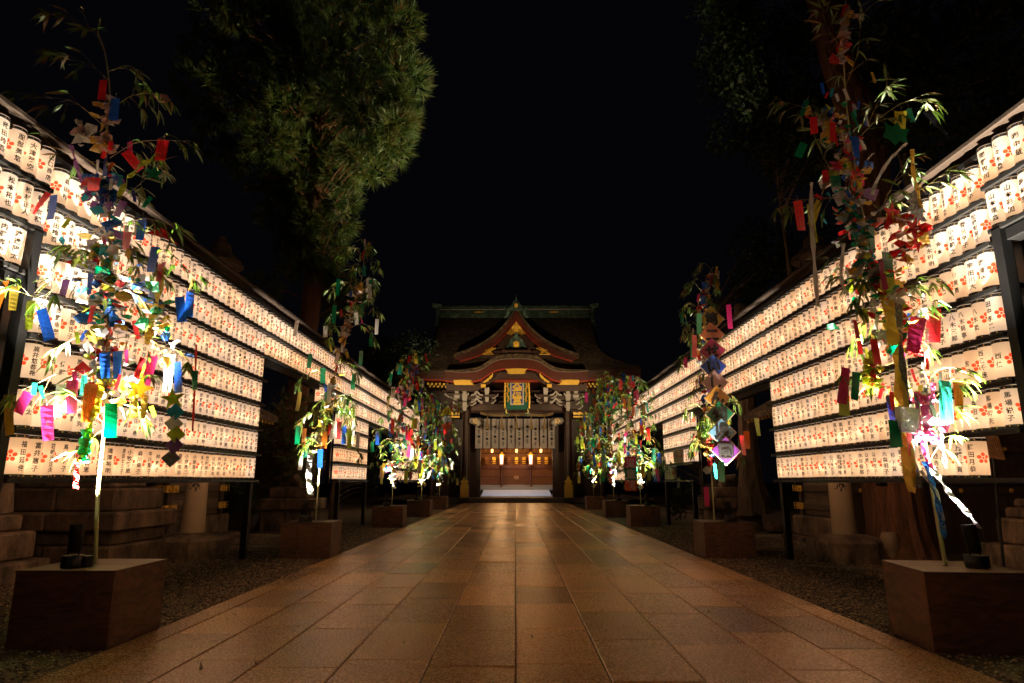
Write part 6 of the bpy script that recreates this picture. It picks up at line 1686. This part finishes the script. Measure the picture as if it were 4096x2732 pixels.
# tall lantern posts: octagonal foot, round granite shaft, lamp house above the rack
def tall_lantern(side, X, Y):
    r_ = empty('tall_stone_lantern', (X, Y, 0)); tag(r_, 'tall lantern on a round granite shaft behind the %s lantern rack' % SIDEN[side], 'stone lantern', 'tall stone lanterns')
    mb = MB(); mb.lathe([(.72, -.05), (.72, .34), (.66, .40), (.40, .47), (.30, .48)], 8, a0=.39); mb.build('octagonal_foot', granite, r_)
    mb = MB(); mb.lathe([(.235, .45), (.225, .6), (.195, 2.5), (.17, 5.3)], 24); mb.build('shaft', pale_g, r_, True)
    sh = .235
    for i, ch in enumerate('本氏'):
        V, F = glyph(ch); V = V * .26
        a = math.radians(-70 if side == 'L' else -110) + V[:, 0] / .21
        z = 1.42 - i * .29 + V[:, 1]
        V3 = np.stack([.213 * np.cos(a), .213 * np.sin(a), z], 1); link('carved_letter', np_mesh('carved_letter', V3, F, ink), r_)
    mb = MB(); mb.lathe([(.2, 5.25), (.42, 5.35), (.42, 5.45), (.3, 5.5)], 6); mb.build('lamp_platform', dark_w, r_)
    for k in range(6):
        a = k * math.pi / 3; mb = MB(); mb.tube([(.33 * math.cos(a), .33 * math.sin(a), 5.45), (.33 * math.cos(a), .33 * math.sin(a), 6.25)], .025, 5); mb.build('lamp_post', dark_w, r_)
    mb = MB(); mb.lathe([(.24, 5.5), (.24, 6.2)], 6); mb.build('fire_box', dark_w, r_)
    mb = MB(); mb.lathe([(.5, 6.2), (.5, 6.28), (.36, 6.4), (.22, 6.55), (.2, 6.7), (.1, 6.78), (.06, 6.9)], 12); mb.build('lamp_roof', bark_g, r_, True)
tall_lantern('L', -6.62, 13.6); tall_lantern('R', 6.55, 13.3)
# wooden side shrines with gilt corner fittings
grey_w = wood('weathered_boards', (.16, .105, .065), .65, (1.2, 1.2, 9), var=.4); brown_w = wood('shrine_posts', (.085, .05, .03), .6, (5, 5, 1), var=.4)
def side_shrine(side, X, Y, w, d, roofz):
    sg = 1 if side == 'L' else -1            # which way the path lies
    r_ = empty('side_shrine', (X, Y, 0)); tag(r_, 'small wooden shrine with gilt corner fittings behind the %s lantern rack' % SIDEN[side], 'shrine', 'small side shrines')
    for k in range(3): sblock(r_, -w / 2 - .25 + k * (w + .5) / 3 + .004, -w / 2 - .25 + (k + 1) * (w + .5) / 3 - .004, -d / 2 - .25, d / 2 + .25, .1, .62, granite, 'stone_plinth')
    sblock(r_, -w / 2 - .5, w / 2 + .5, -d / 2 - .5, d / 2 + .5, -.05, .1, granite, 'stone_step')
    for (x, y) in ((-w / 2, -d / 2), (w / 2, -d / 2), (-w / 2, d / 2), (w / 2, d / 2)):
        mb = MB(); mb.bbox(x - .09, x + .09, y - .09, y + .09, .62, roofz, .01); mb.build('post', brown_w, r_)
    for z in (.86, 1.32, 1.9, 2.6):
        for (x0, x1, y0, y1) in ((-w / 2 - .2, w / 2 + .2, -d / 2 - .13, -d / 2 - .092), (-w / 2 - .2, w / 2 + .2, d / 2 + .092, d / 2 + .13), (w / 2 + .092, w / 2 + .13, -d / 2 - .2, d / 2 + .2), (-w / 2 - .13, -w / 2 - .092, -d / 2 - .2, d / 2 + .2)):
            mb = MB(); mb.bbox(x0, x1, y0, y1, z - .075, z + .075, .01); mb.build('tie_rail', brown_w, r_)
        for (x, y, rz) in ((sg * w / 2, -d / 2 - .15, 0), (sg * (w / 2 + .15), -d / 2, 1), (sg * (w / 2 + .15), d / 2, 1)):
            for off in (-.18, .12):
                mb = MB(); mb.prism([(-.14, -.085), (.14, -.085), (.10, -.03), (.14, .0), (.10, .03), (.14, .085), (-.14, .085)], -.012, .012)
                for q in range(len(mb.v)): pass
                g_ = mb.build('gilt_fitting', gold, r_, False, (x + (0 if rz else off), y + (off if rz else 0), z), (0, 0, (math.pi / 2 * sg) if rz else 0))
                mb = MB(); mb.lathe([(.045, 0), (.04, .02), (.012, .03)], 10); o = mb.build('gilt_stud', gold, g_, True, (0, -.012 if not rz else (-.012), 0), (math.pi / 2, 0, 0))
    for z0 in np.arange(.64, roofz - .2, .21):
        for (x0, x1, y0, y1) in ((-w / 2 + .09, w / 2 - .09, -d / 2 - .02, -d / 2 + .02), (sg * w / 2 - .02, sg * w / 2 + .02, -d / 2 + .09, d / 2 - .09)):
            mb = MB(); mb.bbox(x0, x1, y0, y1, z0, z0 + .205, .006); mb.build('wall_board', grey_w, r_)
    # roof: two slopes with a thick edge and rafters
    for s in (-1, 1):
        mb = MB(); mb.prism([(0, roofz + 1.35), (s * (w / 2 + 1.1), roofz + .1), (s * (w / 2 + 1.1), roofz - .08), (0, roofz + 1.12)], -d / 2 - 1.0, d / 2 + 1.0); mb.build('roof_slope', bark, r_)
        mb = MB()
        for k in range(18):
            y = -d / 2 - .9 + k * (d + 1.8) / 17
            mb = MB(); mb.box(s * (w / 2 + .98) - .03, s * (w / 2 + .98) + .03, y - .025, y + .025, roofz - .14, roofz - .02); mb.build('rafter_end', gold_f if k % 1 == 0 else brown_w, r_)
side_shrine('L', -9.6, 17.0, 2.6, 2.8, 3.3)
side_shrine('R', 9.0, 16.6, 2.4, 2.6, 3.3)
# stone water basin table, left gap; its twin on the right
def stone_table(side, X, Y):
    r_ = empty('stone_altar', (X, Y, 0)); tag(r_, 'block-built stone altar behind the %s rack\'s second panel' % SIDEN[side], 'altar', 'stone altars')
    for k in range(2): sblock(r_, -.8 + k * .8 + .004, -.8 + (k + 1) * .8 - .004, -.5, .5, -.05, .62, granite)
    for k in range(2): sblock(r_, -.95 + k * .95 + .004, -.95 + (k + 1) * .95 - .004, -.62, .62, .62, .98, granite, 'stone_slab')
    sblock(r_, -.6, .6, -.4, .4, .98, 1.32, granite)
    mb = MB(); mb.tube([(-.25, 0, 1.3), (-.15, -.05, 1.5), (.1, -.1, 1.55), (.3, -.1, 1.36)], [.2, .22, .2, .1], 10); mb.tube([(-.2, 0, 1.45), (-.32, -.05, 1.75), (-.42, -.1, 1.82)], [.15, .12, .07], 8); mb.build('reclining_ox', granite, r_, True)
stone_table('L', -7.15, 21.0); stone_table('R', 7.05, 21.6)
r_ = empty('stone_marker', (8.0, 25.6, 0)); tag(r_, 'square mossy stone marker in the right gap beside the lantern post', 'stone')
sblock(r_, -.6, .6, -.4, .4, -.05, .3, mossy); sblock(r_, -.45, .45, -.3, .3, .3, 1.1, mossy); sblock(r_, -.25, .25, -.2, .2, 1.1, 1.7, mossy)
for i, (x, y, s) in enumerate(((8.5, 19.4, .5), (9.3, 19.0, .42), (7.8, 19.8, .38), (10.0, 19.6, .5))):
    mb = MB(); mb.lathe([(.6, -.05), (1.0, .15), (.9, .45), (.5, .65), (.1, .7)], 12)
    mb.v = [(v[0] * s * R.uniform(.8, 1.2), v[1] * s * R.uniform(.8, 1.2), v[2] * s * 1.3 * R.uniform(.85, 1.15)) for v in mb.v]
    o = mb.build('rock', mossy, None, True, (x, y, 0), (0, 0, R.uniform(0, 6))); tag(o, 'mossy rock at the foot of the pale old trunk, %s from the left' % nth(sorted([8.5, 9.3, 7.8, 10.0]).index(x) + 1), 'rock', 'rocks round the old tree')
# bamboo fence behind the left gap
r_ = empty('bamboo_fence', (-10.0, 25.4, 0)); tag(r_, 'open bamboo lattice fence in the gap of the left rack', 'fence')
pole_m = pm('weathered_bamboo', (.26, .19, .12), .6, var=.4, vs=8)
for k in range(9):
    mb = MB(); mb.tube([(-.9 + k * .27, 0, -.05), (-.9 + k * .27 + R.uniform(-.03, .03), 0, 1.5 + R.uniform(-.1, .15))], .026, 7); mb.build('upright_pole', pole_m, r_, True)
for z in (.3, .7, 1.15): 
    mb = MB(); mb.tube([(-1.1, -.04, z), (1.5, -.04, z + .02)], .022, 7); mb.build('cross_pole', pole_m, r_, True)
# kerb-edged side paths through the gaps
kerb_m = stone_mat('kerb_stone', (.28, .21, .16), .7, .35, 30, .5); dirt = stone_mat('side_path_earth', (.17, .125, .085), .85, .35, 30, .6)
for sg in (-1, 1):
    mb = MB(); x0, x1 = sorted((sg * 5.2, sg * 13.9)); mb.add([(x0, 15.2, -.022), (x1, 15.2, -.022), (x1, 18.6, -.022), (x0, 18.6, -.022)], [(0, 1, 2, 3)]); struct(mb.build('side_path', dirt))
    kb = empty('kerb', (sg * 5.2, 15.2, 0)); kb['kind'] = 'structure'
    for y in (0, 3.4):
        for k in range(8): mb = MB(); x0, x1 = sorted((sg * (k * 1.05 + .01), sg * (k * 1.05 + 1.04))); mb.bbox(x0, x1, y - .06, y + .06, -.05, .05, .012); mb.build('kerb_stone', kerb_m, kb)
# fire buckets and bollards
redp = pm('bucket_red', (.55, .03, .02), .4, var=.15); bol_m = pm('bollard_cream', (.26, .18, .115), .6, var=.15, vs=4)
for sg, (X, Y, zz) in ((-1, (-8.15, 14.3, .72)), (1, (7.65, 15.0, .35))):
    b_ = Vector((X, Y, zz)); r_ = empty('fire_bucket', b_); tag(r_, 'red fire bucket hung by the %s side shrine' % ('left' if sg < 0 else 'right'), 'bucket', 'red fire buckets')
    mb = MB(); mb.lathe([(.085, 0), (.12, .24), (.13, .25), (.12, .22), (.08, .03)], 16, cap=False); mb.lathe([(.085, 0), (.001, 0)], 16, cap=False); mb.build('pail', redp, r_, True)
    mb = MB(); mb.tube([(-.12, 0, .24), (-.08, 0, .36), (.08, 0, .36), (.12, 0, .24)], .006, 5); mb.build('handle', rail_m, r_)
    flat_text('火', .12, .1, 'lettering', TM['white'], r_, (0, -.118, .13))
    mb = MB(); mb.bbox(-.14, .14, -.14, .14, -zz, -.005, .01); mb.build('stand', brown_w, r_)
for sg, (X, Y) in ((-1, (-7.35, 13.0)), (1, (7.2, 12.9))):
    r_ = empty('bollard', (X, Y, 0)); tag(r_, 'squat round cream bollard beside the %s stone lantern' % ('left' if sg < 0 else 'right'), 'bollard', 'cream bollards')
    mb = MB(); mb.lathe([(.11, -.05), (.115, .22)], 18); mb.build('stem', bol_m, r_, True)
    mb = MB(); mb.lathe([(.14, .22), (.155, .26), (.155, .46), (.12, .53), (.03, .55)], 18); mb.build('cap', bol_m, r_, True)
# dark board wall and notice at the right edge
r_ = empty('board_wall', (10.4, 14.6, 0)); tag(r_, 'dark board wall with gilt studs behind the right rack\'s near end', 'wall')
for k in range(22):
    mb = MB(); mb.bbox(-3.2 + k * .3, -3.2 + k * .3 + .292, -.02, .02, -.05, 3.6, .006); mb.build('wall_board', brown_w, r_)
for z in (1.3, 2.2, 3.2):
    mb = MB(); mb.bbox(-3.3, 3.4, -.09, -.022, z - .07, z + .07, .01); ra = mb.build('rail_board', brown_w, r_)
    for k in range(6): mb = MB(); mb.lathe([(.05, 0), (.045, .02), (.01, .035)], 10); mb.build('gilt_stud', gold, ra, True, (-2.8 + k * 1.1, -.09, z), (math.pi / 2, 0, 0))
sg_b = at(2290, 1290, 9.6); sg_b.z = 0
r_ = empty('notice_board', sg_b); tag(r_, 'slanted wooden notice with small writing on a thin post at the right', 'sign')
nb_m = wood('notice_wood', (.42, .22, .10), .5, (2, 2, 5), var=.25)
pc = at(2277, 1027, 9.6) - sg_b
mb = MB(); mb.bbox(-.115, .115, -.012, .012, -.19, .19, .006); nb = mb.build('board', nb_m, r_, False, pc, (-.35, .14, 0))
for k in range(7):
    mb = MB(); 
    for j in range(12):
        z = .16 - j * .026 - R.uniform(0, .008)
        if R.random() < .9: mb.add([(.095 - k * .03, -.0145, z), (.095 - k * .03 - R.uniform(.008, .014), -.0145, z), (.095 - k * .03 - R.uniform(.006, .014), -.0145, z - .018), (.095 - k * .03, -.0145, z - .018)], [(0, 1, 2, 3)])
    q = mb.build('writing', ink, nb); q['kind'] = 'stuff'
mb = MB(); mb.tube([(.05, .04, -.05), pc + Vector((0, .03, -.1))], .02, 8); mb.build('post', rail_m, r_, True)
mb = MB(); mb.tube([pc + Vector((-1.1, .05, -.55)), pc + Vector((.4, .05, -.55))], .025, 8); mb.build('cross_bar', rail_m, r_, True)
# cables on the right-hand gravel
cab_m = pm('cable_grey', (.22, .19, .16), .5, var=.1, bump=0)
for i in range(2):
    pts = [(4.9 + .75 * k + R.uniform(-.05, .05), 12.2 + i * .18 + R.uniform(-.25, .25) - k * .25, .004 + .012 * (k % 2)) for k in range(7)]
    mb = MB(); mb.tube(spline(pts, 30), .008, 5); o = mb.build('cable', cab_m, None, True); tag(o, 'grey power cable trailing over the right-hand gravel, %s one' % ('nearer' if i == 0 else 'farther'), 'cable', 'cables on the gravel')

# fallen leaves and scraps on the paving and gravel
def litter():
    N = 150
    Y = 3.2 + 22 * rng.random(N) ** 1.6; X = rng.uniform(-5.2, 5.2, N); X = np.where(np.abs(X) > Y * .9, X * .3, X)
    V = []; F = []; Mi = []; o = 0
    for x, y in zip(X, Y):
        i = R.randrange(len(LEAF)); vv = LEAF[i][1] * R.uniform(.04, .085)
        a = R.uniform(0, 6.28); c, s_ = math.cos(a), math.sin(a)
        vv = np.stack([vv[:, 0] * c - vv[:, 1] * s_ * 2.2 + x, vv[:, 0] * s_ + vv[:, 1] * c * 2.2 + y, np.abs(vv[:, 2]) * 1.3 + .007], 1)
        V.append(vv); F.append(LEAF[i][2] + o); o += len(vv); Mi.append(np.full(len(LEAF[i][2]), R.choice([1, 2, 2])))
    ob = link('leaf_litter', np_mesh('leaf_litter', np.concatenate(V), np.concatenate(F), leaf_ms, np.concatenate(Mi)))
    tag(ob, 'few dry fallen leaves scattered over the paving and gravel', 'leaves', kind='stuff')
litter()
